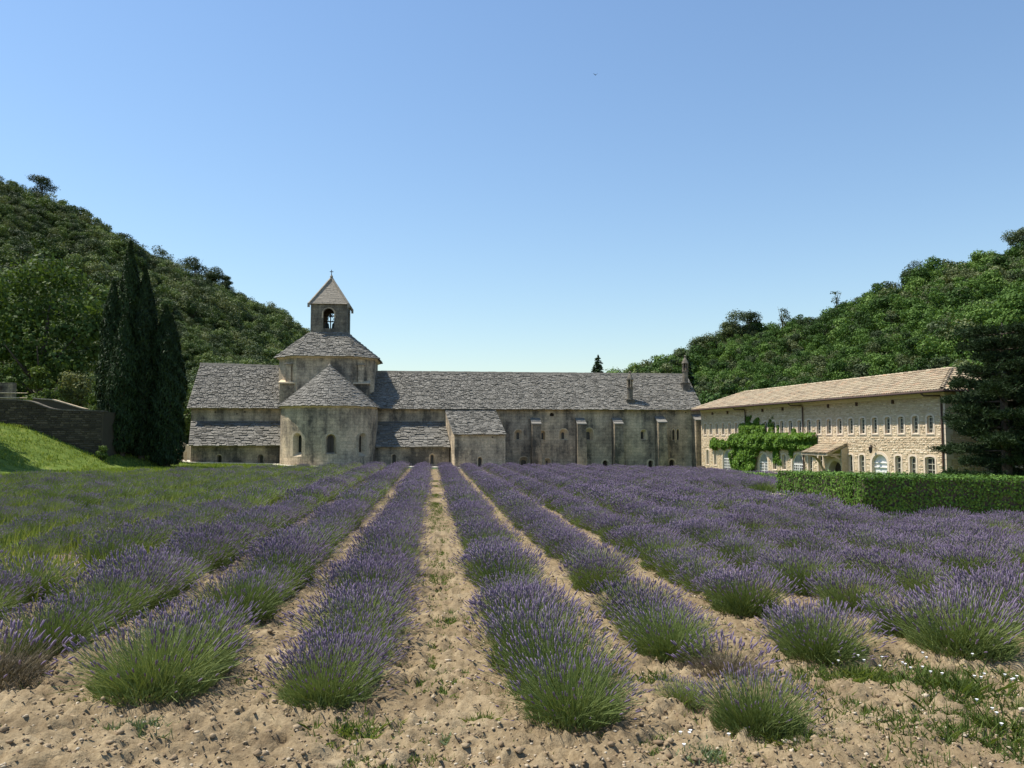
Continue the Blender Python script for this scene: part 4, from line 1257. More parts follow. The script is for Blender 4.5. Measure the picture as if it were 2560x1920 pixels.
def plant_hill(side, crest, base, mat, seed, n_t, n_s, scale, visible):
    g = rng(seed)
    protos = forest_protos(side + "_oak", mat, seed, 6, 2200, 0.31) + forest_protos(side + "_holm_oak", M["holm_leaf"], seed + 40, 2, 2200, 0.28) + forest_protos(side + "_pale_oak", M["pale_oak_leaf"], seed + 60, 2, 1900, 0.30)
    # points along and up the slope, jittered
    T, S_ = np.meshgrid((np.arange(n_t) + .5) / n_t, (np.arange(n_s) + .5) / n_s * 1.12)
    T = T + g.uniform(-.45, .45, T.shape) / n_t; S_ = S_ + g.uniform(-.45, .45, S_.shape) / n_s
    P = hill_point(crest, base, T.ravel(), S_.ravel())
    P[:, 2] += (vnoise(P[:, 0] * 0.06, P[:, 1] * 0.06, 21 if side == "left" else 22) - 0.5) * 4 * np.clip(S_.ravel() * 3, 0, 1) - 0.7
    sc = scale * g.uniform(0.62, 1.28, len(P)) * np.where(vnoise(P[:, 0] * .05, P[:, 1] * .05, 5) > 0.62, 0.72, 1.0)
    rz = g.uniform(0, 6.28, len(P)); pk = g.integers(0, len(protos), len(P))
    keep = g.random(len(P)) > 0.03
    P, sc, rz, pk = P[keep], sc[keep], rz[keep], pk[keep]
    u, v, d = project(P + np.array([0, 0, 4.5]))
    ok = np.where(visible(u, v, d))[0]
    ok = ok[np.argsort(-(sc[ok] / d[ok]))][:145]
    pick = np.zeros(len(P), bool); pick[ok] = True
    for i in ok:
        kind = "green oak" if pk[i] < 6 else "dark holm oak" if pk[i] < 8 else "pale greyish oak"
        zone = "near the ridge" if v[i] < np.interp(u[i], [0, .3, .62, 1], [.29, .42, .45, .34]) else "low down" if v[i] > .40 else "halfway up"
        ax = (u[i] - (0 if side == "left" else .62)) / (.3 if side == "left" else .37)
        where = (("by the picture edge", "above the cypresses", "towards the church") if side == "left" else ("by the church roof end", "above the tiled wing", "above the wing's near end"))[min(2, max(0, int(ax * 3)))]
        lab = "bushy %s %s, %s hill, %s" % (kind, zone, side, where)
        e = empty("hillside_tree", P[i], lab, "tree", "%s trees %s of the %s hill %s" % (kind, zone, side, where))
        e.rotation_euler.z = rz[i]; e.scale = (sc[i],) * 3
        cm, tm = protos[pk[i]]
        local_child("crown", cm, e, "stuff"); local_child("trunk", tm, e)
    r = ~pick
    gn_scatter("forest_" + side, P[r], rz[r], sc[r], pk[r], [p[0] for p in protos], "dense oak scrub wood covering the %s hill" % side)
plant_hill("left", LEFT_CREST, LEFT_BASE, M["forest_leaf"], 300, 116, 44, 0.80,
           lambda u, v, d: (u > 0.0) & (u < 0.3) & (v > 0.23) & (v < 0.47) & ~((u < 0.11) & (v > 0.34)) & ~((u > 0.1) & (u < 0.18) & (v > 0.36)))
plant_hill("right", RIGHT_CREST, RIGHT_BASE, M["forest_leaf_r"], 400, 98, 33, 0.95,
           lambda u, v, d: (u > 0.62) & (u < 0.99) & (v > 0.28) & (v < np.interp(u, [0.62, 0.68, 0.72, 0.94], [0.47, 0.5, 0.5, 0.46])))

def tree(name, loc, label, lobes, nleaf, L, W, mat, th, tr, seed, limbs=5, spread=1.8, group=None, top=None, shell=0.55, cat="tree"):
    e = empty(name, loc, label, cat, group)
    local_child("crown", crown_mesh(name + "_crown", seed, lobes, nleaf, L, W, mat, shell), e, "stuff")
    local_child("trunk", trunk_mesh(name + "_trunk", seed, th, tr, limbs, spread, top), e)
    return e

# trees one can tell apart on the skylines
def sky_pine(loc, label, h, rad, seed, zc=0.66, mat="holm_leaf", n=4200, leaf=0.31):
    g = rng(seed)
    lob = random_lobes(g, 9, rad, h * 0.62, h * zc, 0.75, (0.38, 0.6))
    tree("pine_tree", loc, label, lob, n, leaf, leaf * .6, M[mat], h * 0.6, 0.16, seed, 4, rad * .6, "pines on the skyline", top=h * .85)
def hill_z(crest, base, t, s):
    return hill_point(crest, base, np.array([t]), np.array([s]))[0]
def crest_at(crest, X, dz_=0.0):
    C = np.array(crest); return (X, float(np.interp(X, C[:, 0], C[:, 1])), float(np.interp(X, C[:, 0], C[:, 2])) + dz_)
sky_pine(crest_at(LEFT_CREST, -97.0, -1), "rounded pine standing high on the left ridge near the picture edge", 9.5, 3.2, 501)
sky_pine(crest_at(LEFT_CREST, -58.5, -1), "broad umbrella pine breaking the left ridge line, midway down", 8.6, 3.6, 503)
sky_pine(crest_at(LEFT_CREST, -54.5, -1), "second umbrella pine just below the broad one on left ridge", 8.0, 2.8, 504)
sky_pine(crest_at(LEFT_CREST, -51.0, -0.5), "small lone bushy pine against the sky on left ridge", 7.2, 1.8, 505)
sky_pine(crest_at(RIGHT_CREST, 62.0, -1), "tall dark double-crowned pine on the lower right ridge", 11.5, 3.8, 507)
sky_pine(crest_at(RIGHT_CREST, 65.5, -1), "companion pine leaning beside the tall dark one on right ridge", 10.0, 3.0, 508)
sky_pine(crest_at(RIGHT_CREST, 56.5, -1), "dark rounded pine at the foot of the right ridge", 9.0, 3.2, 509)
sky_pine(crest_at(RIGHT_CREST, 72.5, -.5), "thin twiggy pine on the right ridge beside the double pine", 8.0, 1.8, 510, n=500)
sky_pine(crest_at(RIGHT_CREST, 84.0, -.5), "sparse upright pine on the middle of the right ridge", 8.5, 1.6, 511, n=420)
sky_pine(crest_at(RIGHT_CREST, 101.0, -1), "dark holm-like pine making a hump on the right ridge", 8.6, 3.8, 512)
sky_pine(crest_at(RIGHT_CREST, 123.0, -1), "tall open pine at the top right edge of the ridge", 7.6, 3.0, 513)

def conifer(name, loc, label, h, rad, seed, mat="pine_leaf", tiers=14, n=2600, group="conifers behind the church roof"):
    """spire-shaped conifer: drooping tiers of short boughs"""
    g = rng(seed)
    k = 1 - np.sqrt(g.random(n))
    z = h * (0.06 + 0.94 * k)
    a = g.uniform(0, 2 * math.pi, n)
    tier = 0.72 + 0.34 * np.abs(np.sin(k * tiers * 1.57 + np.round(a * 1.3) * 1.9))
    rmax = rad * (1 - k) ** 0.8 * tier * (0.8 + 0.3 * g.random(n)) + 0.06
    r = rmax * (0.25 + 0.75 * g.random(n) ** 0.6)
    P = np.stack([r * np.cos(a), r * np.sin(a), z - r * 0.15], -1)
    nr = unit(np.stack([np.cos(a) * .4, np.sin(a) * .4, np.ones(n)], -1) + g.normal(size=(n, 3)) * .35)
    V, F = leaf_quads(P, nr, np.full(n, h * 0.05), np.full(n, h * 0.022), g, up=np.stack([np.cos(a), np.sin(a), -0.3 * np.ones(n)], -1))
    e = empty(name, loc, label, "tree", group)
    local_child("crown", mesh_np(name + "_crown", V, [F], rnd=g.random(n), mats=[M[mat]]), e, "stuff")
    mb = MB(); mb.tube([(0, 0, -.5), (0, 0, h * .6), (0, 0, h * .97)], [h * .018, h * .012, .02], 8)
    me = bpy.data.meshes.new(name + "_trunk"); me.from_pydata(mb.v, [], mb.f); me.materials.append(M["bark"]); local_child("trunk", me, e)
conifer("fir_tree", (22.4, 110, -2), "dark spire-shaped fir rising behind the church roof ridge", 15.3, 3.3, 520, n=5000)
conifer("fir_tree", (28.2, 112, -2), "pale-topped conifer peeping over the roof left of the hill", 14.4, 3.0, 521, "forest_leaf", n=3500)
conifer("fir_tree", (34.0, 107, -2), "pale bluish conifer tip just left of the right-hand chimney", 15.6, 2.4, 522, "forest_leaf", n=3500)
for i, (x, y, h, lab) in enumerate([(31.5, 112, 11.6, "dark small bushy tree over the roof right of the near chimney"), (34.0, 111, 12.4, "rounded bushy tree over the roof between the two chimneys"), (25.2, 114, 10.2, "low tree tip showing just above the roof ridge"), (38.8, 104, 11.4, "green oak crown close behind the roof end")]):
    g = rng(530 + i)
    tree("bushy_tree", (x, y, -2), lab, random_lobes(g, 8, 2.4, 5.5, h - 3.2, 0.95), 1500, .38, .28, M["forest_leaf_r"], h * .5, .16, 530 + i, group="trees behind the church roof")

# trees filling the foot of the hill behind the transept and behind the wing
k = 0
for (x, y, h, rad, m) in [(-25.5, 84, 8.5, 2.9, "forest_leaf"), (-29, 80, 9.5, 3.2, "forest_leaf"), (-24, 92, 9, 3, "forest_leaf"), (-33, 86, 10, 3.4, "forest_leaf"), (-20.5, 95, 9, 3.0, "forest_leaf"), (-38, 84, 11, 3.6, "forest_leaf"),
                       (36.5, 78, 8.5, 3.4, "forest_leaf_r"), (33.5, 84, 8.5, 3.0, "forest_leaf_r"), (40.5, 70, 8.5, 3.4, "forest_leaf_r"), (43, 62, 8.2, 3.2, "shrub_leaf"), (41, 54, 8.2, 3.2, "forest_leaf_r"), (45, 47, 8.6, 3.6, "forest_leaf_r"), (31, 90, 9, 3.2, "forest_leaf_r")]:
    g = rng(560 + k)
    where = {"forest_leaf": "beside the left end of the church", "forest_leaf_r": "close behind the tiled wing", "shrub_leaf": ""}[m]
    lab = ["leafy tree close behind the transept gable", "leafy tree between cypresses and transept gable", "tree behind the left transept, further up the slope", "broad leafy tree behind the cypress clump", "tree showing above the left transept roof ridge", "tall leafy tree behind and left of the cypresses",
           "green tree behind the far end of the tiled wing", "green tree in the gap between church end and tiled wing", "green tree behind the middle of the tiled wing", "pale olive-green rounded tree close behind the tiled roof", "green tree behind the near half of the tiled roof", "broad tree behind the near end of the tiled wing", "tree just behind the church roof's right end"][k]
    mm = M[m] if m != "shrub_leaf" else m_leaf("olive_leaf", [(0.0, (0.05, 0.07, 0.03)), (0.5, (0.09, 0.125, 0.05)), (1.0, (0.16, 0.2, 0.09))], .2)
    tree("hill_foot_tree", (x, y, float(gz(x, y)) - .3), lab, random_lobes(g, 10, rad, h * .8, h * .55, 0.95), 2400, .36, .27, mm, h * .45, .18, 560 + k, group=("trees at the hill foot " + where) if where else None)
    k += 1

# ------------------------------------------------------------------ left side: garden wall, cypresses, broad tree, shrubs
def wall_top(x):
    return float(np.interp(x, [-60, -27.4, -26.7, -25.6, -25.0, -22.1], [4.75, 4.45, 4.35, 3.9, 3.8, 3.72]))
GY = 57.6
gw = empty("garden_wall", (-25, GY, 1.5), "dark dry-stone garden wall with a swept-down coping above the grass bank", "wall")
fg = lambda u, z, d: (u, GY + d, z)
wb = lambda u: float(ground_z(u, GY)) - 0.3
mb = MB()
us = np.linspace(-48, -22.1, 60)
for a, b in zip(us[:-1], us[1:]):
    for d in (0.03, 0.45):
        mb.quad(fg(a, wb(a), d), fg(b, wb(b), d), fg(b, wall_top(b), d), fg(a, wall_top(a), d))
    mb.quad(fg(a, wall_top(a), 0.03), fg(b, wall_top(b), .03), fg(b, wall_top(b), .45), fg(a, wall_top(a), .45))
mb.quad((-22.1, GY + .03, -.5), (-21.4, GY + 6, -.5), (-21.4, GY + 6, 3.6), (-22.1, GY + .03, 3.72))
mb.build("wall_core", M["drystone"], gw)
mb = MB(); rubble(mb, fg, -40, -22.15, lambda u: wb(u), lambda u: wall_top(u), (0.07, 0.16), (0.15, 0.5), proud=(0.0, 0.05), seed=61)
fg2 = lambda u, z, d: (-22.1 + 0.7 * u / 6 + (-d) * 1.0, GY + u, z)
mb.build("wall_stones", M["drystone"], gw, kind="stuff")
mb = MB(); us = np.linspace(-48, -22.0, 75)
for a, b in zip(us[:-1], us[1:]):
    a2 = a + .008
    mb.hexa([fg(a2, wall_top(a), -.06), fg(b, wall_top(b), -.06), fg(b, wall_top(b), .55), fg(a2, wall_top(a), .55), fg(a2, wall_top(a) + .07, -.05), fg(b, wall_top(b) + .07, -.05), fg(b, wall_top(b) + .07, .54), fg(a2, wall_top(a) + .07, .54)], random.random())
mb.build("coping_stones", M["stone_tower"], gw, kind="stuff")
bw = empty("garden_wall", (-25.4, 61, 3), "short sloping wall end with pale coping behind the garden wall", "wall")
mb = MB(); mb.prism([(-28.2, 61, 2), (-28.2, 61, 4.72), (-26.9, 61, 4.62), (-25.0, 61, 4.05), (-24.6, 61, 3.95), (-24.6, 61, 2)], (0, .45, 0)); mb.build("wall_core", M["drystone"], bw)
mb = MB()
for (a, b) in zip([(-28.2, 4.72), (-26.9, 4.62), (-25.0, 4.05)], [(-26.9, 4.62), (-25.0, 4.05), (-24.6, 3.95)]):
    mb.hexa([(a[0], 60.93, a[1]), (b[0], 60.93, b[1]), (b[0], 61.5, b[1]), (a[0], 61.5, a[1]), (a[0], 60.93, a[1] + .08), (b[0], 60.93, b[1] + .08), (b[0], 61.5, b[1] + .08), (a[0], 61.5, a[1] + .08)])
mb.build("coping_stones", M["stone"], bw, kind="stuff")
# pale gate pier and rails at the very edge
gp = empty("gate_pier", (-31.9, 62.5, 3.5), "pale plastered gate pier with rails behind the garden wall, far left", "pier")
mb = MB(); mb.box(-32.1, -30.3, 62.4, 63.0, 2.5, 5.95); mb.build("pier_body", M["stone_dark"], gp)
mb = MB(); mb.box(-32.15, -31.0, 62.36, 62.42, 5.4, 5.7); mb.build("dark_board", M["old_wood"], gp)  # dark strip across the upper left of the pier front
for z in (5.2, 4.85):
    mb = MB(); mb.tube([(-32.6, 62.3, z), (-29.2, 62.3, z - .02)], [.03, .03], 6); mb.build("rail", M["stone_pale"], gp)
mb = MB(); mb.tube([(-31.3, 62.3, 4.3), (-31.3, 62.3, 5.25)], [.03, .03], 6); mb.build("rail_post", M["white_paint"], gp)

def cypress(loc, h, rad, label, seed, n=7500, lean=0.0):
    g = rng(seed)
    t = g.random(n) ** 0.9
    prof = np.interp(t, [0, 0.05, 0.18, 0.45, 0.7, 0.88, 1.0], [0.6, 0.86, 1.0, 1.0, 0.84, 0.42, 0.02])
    a = g.uniform(0, 2 * math.pi, n)
    lump = 0.86 + 0.22 * np.sin(a * 3 + t * 17 + seed) * np.sin(t * 31 + a * 2)
    r = rad * prof * lump * (0.62 + 0.4 * g.random(n) ** 0.5)
    P = np.stack([r * np.cos(a) + lean * t * h, r * np.sin(a), 0.25 + t * h], -1)
    nr = unit(np.stack([np.cos(a), np.sin(a), 0.2 * np.ones(n)], -1) + g.normal(size=(n, 3)) * .55)
    sz = g.uniform(.6, 1.3, n)
    V, F = leaf_quads(P, nr, .36 * sz, .085 * sz, g, up=np.tile([0, 0, 1.0], (n, 1)) + np.stack([np.cos(a), np.sin(a), np.zeros(n)], -1) * .3)
    e = empty("cypress_tree", loc, label, "tree", "cypress clump by the bank")
    local_child("crown", mesh_np("cypress_crown", V, [F], rnd=g.random(n), mats=[M["cypress_leaf"]]), e, "stuff")
    mb = MB(); mb.tube([(0, 0, -.4), (lean * h * .4, 0, h * .4), (lean * h * .9, 0, h * .92)], [.24, .16, .03], 8)
    me = bpy.data.meshes.new("cypress_trunk"); me.from_pydata(mb.v, [], mb.f); me.materials.append(M["bark"]); local_child("trunk", me, e)
cz = lambda x, y: float(ground_z(x, y))
cypress((-21.8, 61.2, cz(-21.8, 61.2)), 15.0, 1.15, "tallest dark cypress, its spire left of the clump's centre", 601, 17000, -0.01)
cypress((-20.7, 61.0, cz(-20.7, 61)), 13.4, 1.15, "second-tallest dark cypress in the middle of the clump", 602, 16000, -0.004)
cypress((-19.5, 61.3, cz(-19.5, 61.3)), 11.3, 1.2, "third dark cypress from the left, right of the clump's centre", 603, 15000, 0.012)
cypress((-18.75, 60.5, cz(-18.75, 60.5)), 10.6, 1.25, "blunt-tipped dark cypress on the right flank of the clump", 604, 14000, 0.0)
cypress((-22.75, 60.9, cz(-22.75, 60.9)), 11.6, 1.1, "leftmost dark cypress of the clump, edge lit by the sun", 605, 14000, -0.015)
cypress((-21.7, 60.0, cz(-21.7, 60.0)), 9.8, 1.2, "front dark cypress of the clump standing over the bank", 606, 14000, 0.0)

g = rng(640)
lob = [(-2.5, 0, 10.5, 3.2, 3, 2.6), (1.5, 0.5, 11.5, 2.8, 2.6, 2.4), (0, 0, 14.0, 2.4, 2.4, 2.0), (3.6, 0, 8.6, 2.4, 2.4, 2.2), (-0.5, -1.0, 8.2, 3.0, 2.5, 2.3), (2.3, -1.0, 6.4, 2.4, 2.2, 1.8), (-4.5, 0, 8.0, 3.0, 2.6, 2.4), (0.2, .6, 6.4, 2.8, 2.4, 1.8), (-2.6, 0.4, 13.2, 2.2, 2.0, 1.8), (4.6, 0, 10.2, 1.6, 1.6, 1.5), (2.0, 0, 13.6, 1.5, 1.5, 1.3)]
lob = [(a + g.normal() * .2, b, c, d * .82, e * .82, f * .8) for a, b, c, d, e, f in lob] + [(g.uniform(-4.5, 4.5), g.uniform(-1.5, 1.5), g.uniform(6, 14), .9, .9, .8) for _ in range(16)]
tree("broadleaf_tree", (-31.3, 69.2, 1.2), "big spreading broadleaf tree with mottled green crown behind garden wall", lob, 9500, .34, .25, M["plane_leaf"], 6.0, .34, 640, 7, 3.2, top=11.5, shell=.5)
# its neighbour beyond the picture edge, whose shade falls on the bank
g = rng(650)
tree("broadleaf_tree", (-31.0, 51.5, cz(-31, 51.5)), "broad tree just beyond the left edge shading the grass bank", random_lobes(g, 12, 3.6, 7.0, 7.2, .9), 6500, .34, .25, M["plane_leaf"], 4.5, .28, 650, 6, 2.4, top=8)
for i, (x, y, z, rad, h, m, lab) in enumerate([(-27.4, 67, 3.4, 1.9, 4.0, "shrub_leaf", "pale yellow-green flowering shrub left of the cypresses"), (-30.0, 65.5, 3.6, 1.3, 3.8, "weed", "bright green upright shrub behind the garden wall"), (-28.6, 63.2, 3.2, 1.3, 2.2, "plane_leaf", "low spreading green shrub above the sloping wall end"), (-25.2, 64.0, 2.0, 1.7, 4.2, "plane_leaf", "dark rounded shrub against the cypresses"), (-32.9, 66.5, 3.6, 1.8, 4.2, "plane_leaf", "dark leafy shrub behind the pale gate pier")]):
    g = rng(660 + i)
    tree("shrub", (x, y, z), lab, random_lobes(g, 9, rad, h * .8, h * .55, .9, (.3, .5)), 2600, .2, .15, M[m], h * .4, .07, 660 + i, 5, rad * .5, group="shrubs behind the garden wall", cat="shrub")
g = rng(670)
tree("shrub", (-21.9, 57.0, cz(-21.9, 57.0)), "small leafy bush at the corner where garden wall meets cypresses", random_lobes(g, 6, .5, .8, .5, .9), 700, .12, .09, M["plane_leaf"], .3, .03, 670, 4, .2, cat="shrub")

# timber paling fence and stair wall beside the transept
fen = empty("paling_fence", (-22.5, 74.4, -.2), "low brown paling fence between cypresses and church corner", "fence")
for i in range(22):
    mb = MB(); x = -24.6 + i * .15; mb.box(x - .028, x + .028, 74.38, 74.42, -.05, .66 + (i % 3) * .01); mb.build("paling", M["timber"], fen)
for z in (.05, .52):
    mb = MB(); mb.box(-24.8, -21.5, 74.425, 74.47, z, z + .06); mb.build("rail", M["timber"], fen)
for x in (-24.7, -23.1, -21.5):
    mb = MB(); mb.box(x - .05, x + .05, 74.43, 74.53, -.4, .74); mb.build("post", M["timber"], fen)
mb = MB(); mb.prism([(-25.5, 78.2, -.6), (-21.7, 78.2, -.6), (-21.7, 78.2, .9), (-23.2, 78.2, 1.6), (-25.5, 78.2, 2.5)], (0, .5, 0))
tag(mb.build("stair_wall", M["limewash"]), "beige sloping stair wall behind the paling fence", "wall")

# ------------------------------------------------------------------ right side: vine, hedges, pine, small things
def vine():
    g = rng(700)
    regs = []   # s0,s1,z0,z1,bulge,count
    for a in [(1.8, 6.8, .9, 1.95, .4, 2100), (5.8, 18.9, .95, 2.3, .7, 9800), (7.2, 16.5, 1.0, 1.5, .45, 1400), (5.9, 10.7, -1.3, 2.0, .6, 6200), (6.3, 7.6, -1.3, 1.4, .45, 900), (7.2, 12.0, 1.9, 3.1, .25, 2300), (8.3, 9.5, 2.4, 3.8, .12, 420), (9.6, 10.8, 2.2, 3.6, .12, 420), (11.9, 12.9, 1.9, 3.6, .1, 330), (13.4, 13.8, 1.9, 2.9, .1, 120), (15.5, 16.2, 1.9, 2.7, .12, 160), (12.7, 14.1, -.1, 1.4, .2, 620), (14.9, 15.7, .5, 1.3, .2, 260), (17.3, 18.9, 1.2, 2.0, .3, 420), (6.0, 10.0, -1.3, -.4, .6, 700), (3.4, 3.9, .8, 1.3, .15, 90)]:
        regs.append(a)
    Ps, Ns = [], []
    for s0, s1, z0, z1, b, n in regs:
        s = g.uniform(s0, s1, n); z = g.uniform(z0, z1, n)
        u = (s - s0) / (s1 - s0); v = (z - z0) / (z1 - z0)
        edge = np.minimum(np.minimum(u, 1 - u) * (s1 - s0) / .4, np.minimum(v, 1 - v) * (z1 - z0) / .35)
        ragged = np.minimum(edge, 1.0) + (vnoise(s * 1.15 + 3, z * 1.5, 9) - .5) * 1.9 + (vnoise(s * 3.3, z * 3.3, 10) - .5) * 1.3 > 0.02
        d = -b * np.clip(edge, 0.1, 1) ** .5 * (0.35 + .75 * vnoise(s * 1.7, z * 1.9, 12)) * (0.75 + .3 * g.random(n))
        s, z, d = s[ragged], z[ragged], d[ragged]
        P = np.stack([DA.x + DD.x * s + DN.x * d, DA.y + DD.y * s + DN.y * d, z], -1)
        Ps.append(P); Ns.append(np.tile([-DN.x, -DN.y, .45], (len(P), 1)) + g.normal(size=(len(P), 3)) * .45)
    P = np.concatenate(Ps); nr = unit(np.concatenate(Ns)); n = len(P)
    sz = g.uniform(.6, 1.35, n)
    V, F = leaf_quads(P, nr, .17 * sz, .15 * sz, g, up=np.tile([0, 0, -1.0], (n, 1)))
    e = empty("climbing_vine", fd(8, -1.2, -.2), "bright green climbing vine spreading over the cream wing's wall and doors", "vine")
    me = mesh_np("vine_leaves", V, [F], rnd=g.random(n), mats=[M["ivy_leaf"]])
    link("leaves", me, e, "stuff")
    mb = MB(); rn = random.Random(5)
    for k in range(5):
        s = 6.8 + k * .7
        mb.tube([fd(s, -1.4, -.12), fd(s + rn.uniform(-.3, .3), 0, -.14), fd(s + rn.uniform(-.6, .6), 1.4, -.16)], [.06, .045, .02], 6)
    mb.build("stem", M["bark"], e)
vine()

def hedge(name, loc_pts, width, h, label, seed, leaf=.085, dens=520, inset=.09, ztop=None):
    """clipped hedge along a straight plan line: dark core, leaves on top and sides"""
    g = rng(seed)
    a, b = Vector(loc_pts[0]), Vector(loc_pts[1])
    d = (b - a); L = d.length; d.normalize(); nn = Vector((-d.y, d.x))
    e = empty(name, (a.x, a.y, float(gz(a.x, a.y))), label, "hedge", "clipped hedges before the wing")
    def P(u, v, z): # u along, v across (0..width), z height
        x = a.x + d.x * u + nn.x * v; y = a.y + d.y * u + nn.y * v
        return (x, y, float(gz(x, y)) + z)
    mb = MB(); i = inset
    mb.hexa([P(i, i, 0), P(L - i, i, 0), P(L - i, width - i, 0), P(i, width - i, 0), P(i, i, h - i), P(L - i, i, h - i), P(L - i, width - i, h - i), P(i, width - i, h - i)])
    mb.build("branches", M["bark"], e)
    pts, ns = [], []
    def face(n, fu, fv, fz, nv, amp=.05):
        u, v, z = fu(n), fv(n), fz(n)
        bulge = (vnoise(u * 2.2 + v * 3 + seed, z * 2.2 + v, 4) - .5) * 2 * amp + g.normal(size=n) * .035 - .02
        x = a.x + d.x * u + nn.x * v + nv[0] * bulge; y = a.y + d.y * u + nn.y * v + nv[1] * bulge
        zz = gz(x, y) + z + nv[2] * bulge
        pts.append(np.stack([x, y, zz], -1)); ns.append(np.tile(nv, (n, 1)))
    U = lambda lo, hi: (lambda n: g.uniform(lo, hi, n))
    K = lambda c: (lambda n: np.full(n, c))
    face(int(L * h * dens), U(0, L), K(0), U(.0, h), (-nn.x, -nn.y, .0)); face(int(L * h * dens), U(0, L), K(width), U(.0, h), (nn.x, nn.y, 0))
    face(int(width * h * dens), K(0), U(0, width), U(0, h), (-d.x, -d.y, 0)); face(int(width * h * dens), K(L), U(0, width), U(0, h), (d.x, d.y, 0))
    face(int(L * width * dens), U(0, L), U(0, width), K(h), (0, 0, 1), .035)
    Pt = np.concatenate(pts); nr = np.concatenate(ns)
    n = len(Pt); nr = unit(nr + g.normal(size=(n, 3)) * .3 + np.array([0, 0, .03]))
    sz = g.uniform(.55, 1.3, n)
    V, F = leaf_quads(Pt, nr, leaf * sz, leaf * .7 * sz, g)
    link("leaves", mesh_np(name + "_leaves", V, [F], rnd=g.random(n), mats=[M["hedge_leaf"]]), e, "stuff")
hedge("hedge", ((13.1, 30.4), (13.4, 25.4)), 1.2, 1.25, "sunlit clipped hedge running away towards the tiled wing", 801)
hedge("hedge", ((13.3, 24.4), (25.3, 23.55)), 1.3, 1.27, "dark shaded clipped hedge block crossing the right edge", 802)
hedge("hedge", ((16.6, 33.6), (27.5, 31.5)), 1.0, 1.15, "low clipped hedge behind the front hedge block, only its top showing", 803, dens=380)
hedge("hedge", ((20.2, 52.5), (19.2, 40.5)), .7, .62, "knee-high hedge strip before the wing beside the vine", 804, leaf=.11, dens=300)

PINE = {}
def black_pine(loc, h, seed, label):
    g = rng(seed); rn = random.Random(seed)
    e = empty("black_pine", loc, label, "tree", "pines by the wing's end wall")
    if PINE:                                     # later pines share the first one's meshes, turned and scaled
        e.rotation_euler.z = seed * 1.9; e.scale = (h / PINE["h"],) * 3
        local_child("crown", PINE["crown"], e, "stuff"); local_child("trunk", PINE["trunk"], e)
        return
    mb = MB(); mb.tube([(0, 0, -.4), (.05, 0, h * .35), (-.05, 0, h * .7), (0.05, 0, h * .97)], [.26, .2, .13, .03], 10)
    Ps, Ns, Us = [], [], []
    z = 0.9
    while z < h * .97:
        f = (z / h)
        reach = (2.9 * (1 - max(0, f - .3) * .75)) * rn.uniform(.75, 1.1) + (1.0 if rn.random() < .35 else 0)
        nb = rn.choice((4, 5, 6))
        for q in range(nb):
            a = 2 * math.pi * q / nb + rn.uniform(-.5, .5) + z
            L = reach * rn.uniform(.6, 1.0)
            c, s = math.cos(a), math.sin(a)
            lift = rn.uniform(-.06, .16)
            pts = [Vector((0, 0, z)), Vector((c * L * .5, s * L * .5, z + lift * L * .4)), Vector((c * L, s * L, z + lift * L + .12))]
            mb.tube(pts, [.06 * (1 - f * .6), .035, .012], 5)
            n = int(150 * L)
            t = .22 + .78 * g.random(n) ** .75
            side = g.normal(size=n) * .42 * (1.15 - t * .4)
            P = np.stack([c * L * t - s * side, s * L * t + c * side, z + lift * L * t + .1 * t + g.normal(size=n) * .10 + .05], -1)
            dirs = unit(np.stack([c + -s * side * 1.5 + g.normal(size=n) * .5, s + c * side * 1.5 + g.normal(size=n) * .5, .55 + g.normal(size=n) * .35], -1))
            Ps.append(P); Us.append(dirs)
        z += rn.uniform(.5, .78)
    P = np.concatenate(Ps); Up_ = np.concatenate(Us)
    # each tuft: five needles fans
    k = 5
    P5 = np.repeat(P, k, 0); U5 = unit(np.repeat(Up_, k, 0) + g.normal(size=(len(P5), 3)) * .45); n = len(P5)
    nr = unit(np.cross(U5, g.normal(size=(n, 3))))
    V, F = leaf_quads(P5 + U5 * .06, nr, g.uniform(.18, .32, n), np.full(n, .038), g, up=U5 * 3)
    local_child("crown", mesh_np("black_pine_crown", V, [F], rnd=g.random(n), mats=[M["pine_leaf"]]), e, "stuff")
    me = bpy.data.meshes.new("black_pine_trunk"); me.from_pydata(mb.v, [], mb.f); me.materials.append(M["bark"]); local_child("trunk", me, e)
    PINE.update(h=h, crown=e.children[0].data, trunk=me)
black_pine((27.8, 37.6, float(gz(27.8, 37.6))), 8.8, 850, "dark layered pine in front of the wing's shaded end wall, far right")
black_pine((30.5, 39.6, float(gz(30.5, 39.6))), 8.6, 851, "dark pine mostly beyond the right edge beside the layered pine")  # put in to darken the end wall behind it
black_pine((34.5, 30.5, float(gz(34.5, 30.5))), 9.5, 852, "added unseen dark pine past the right edge, blocking skylight, nearest the hedge")  # outside the view, added to keep skylight off the end wall

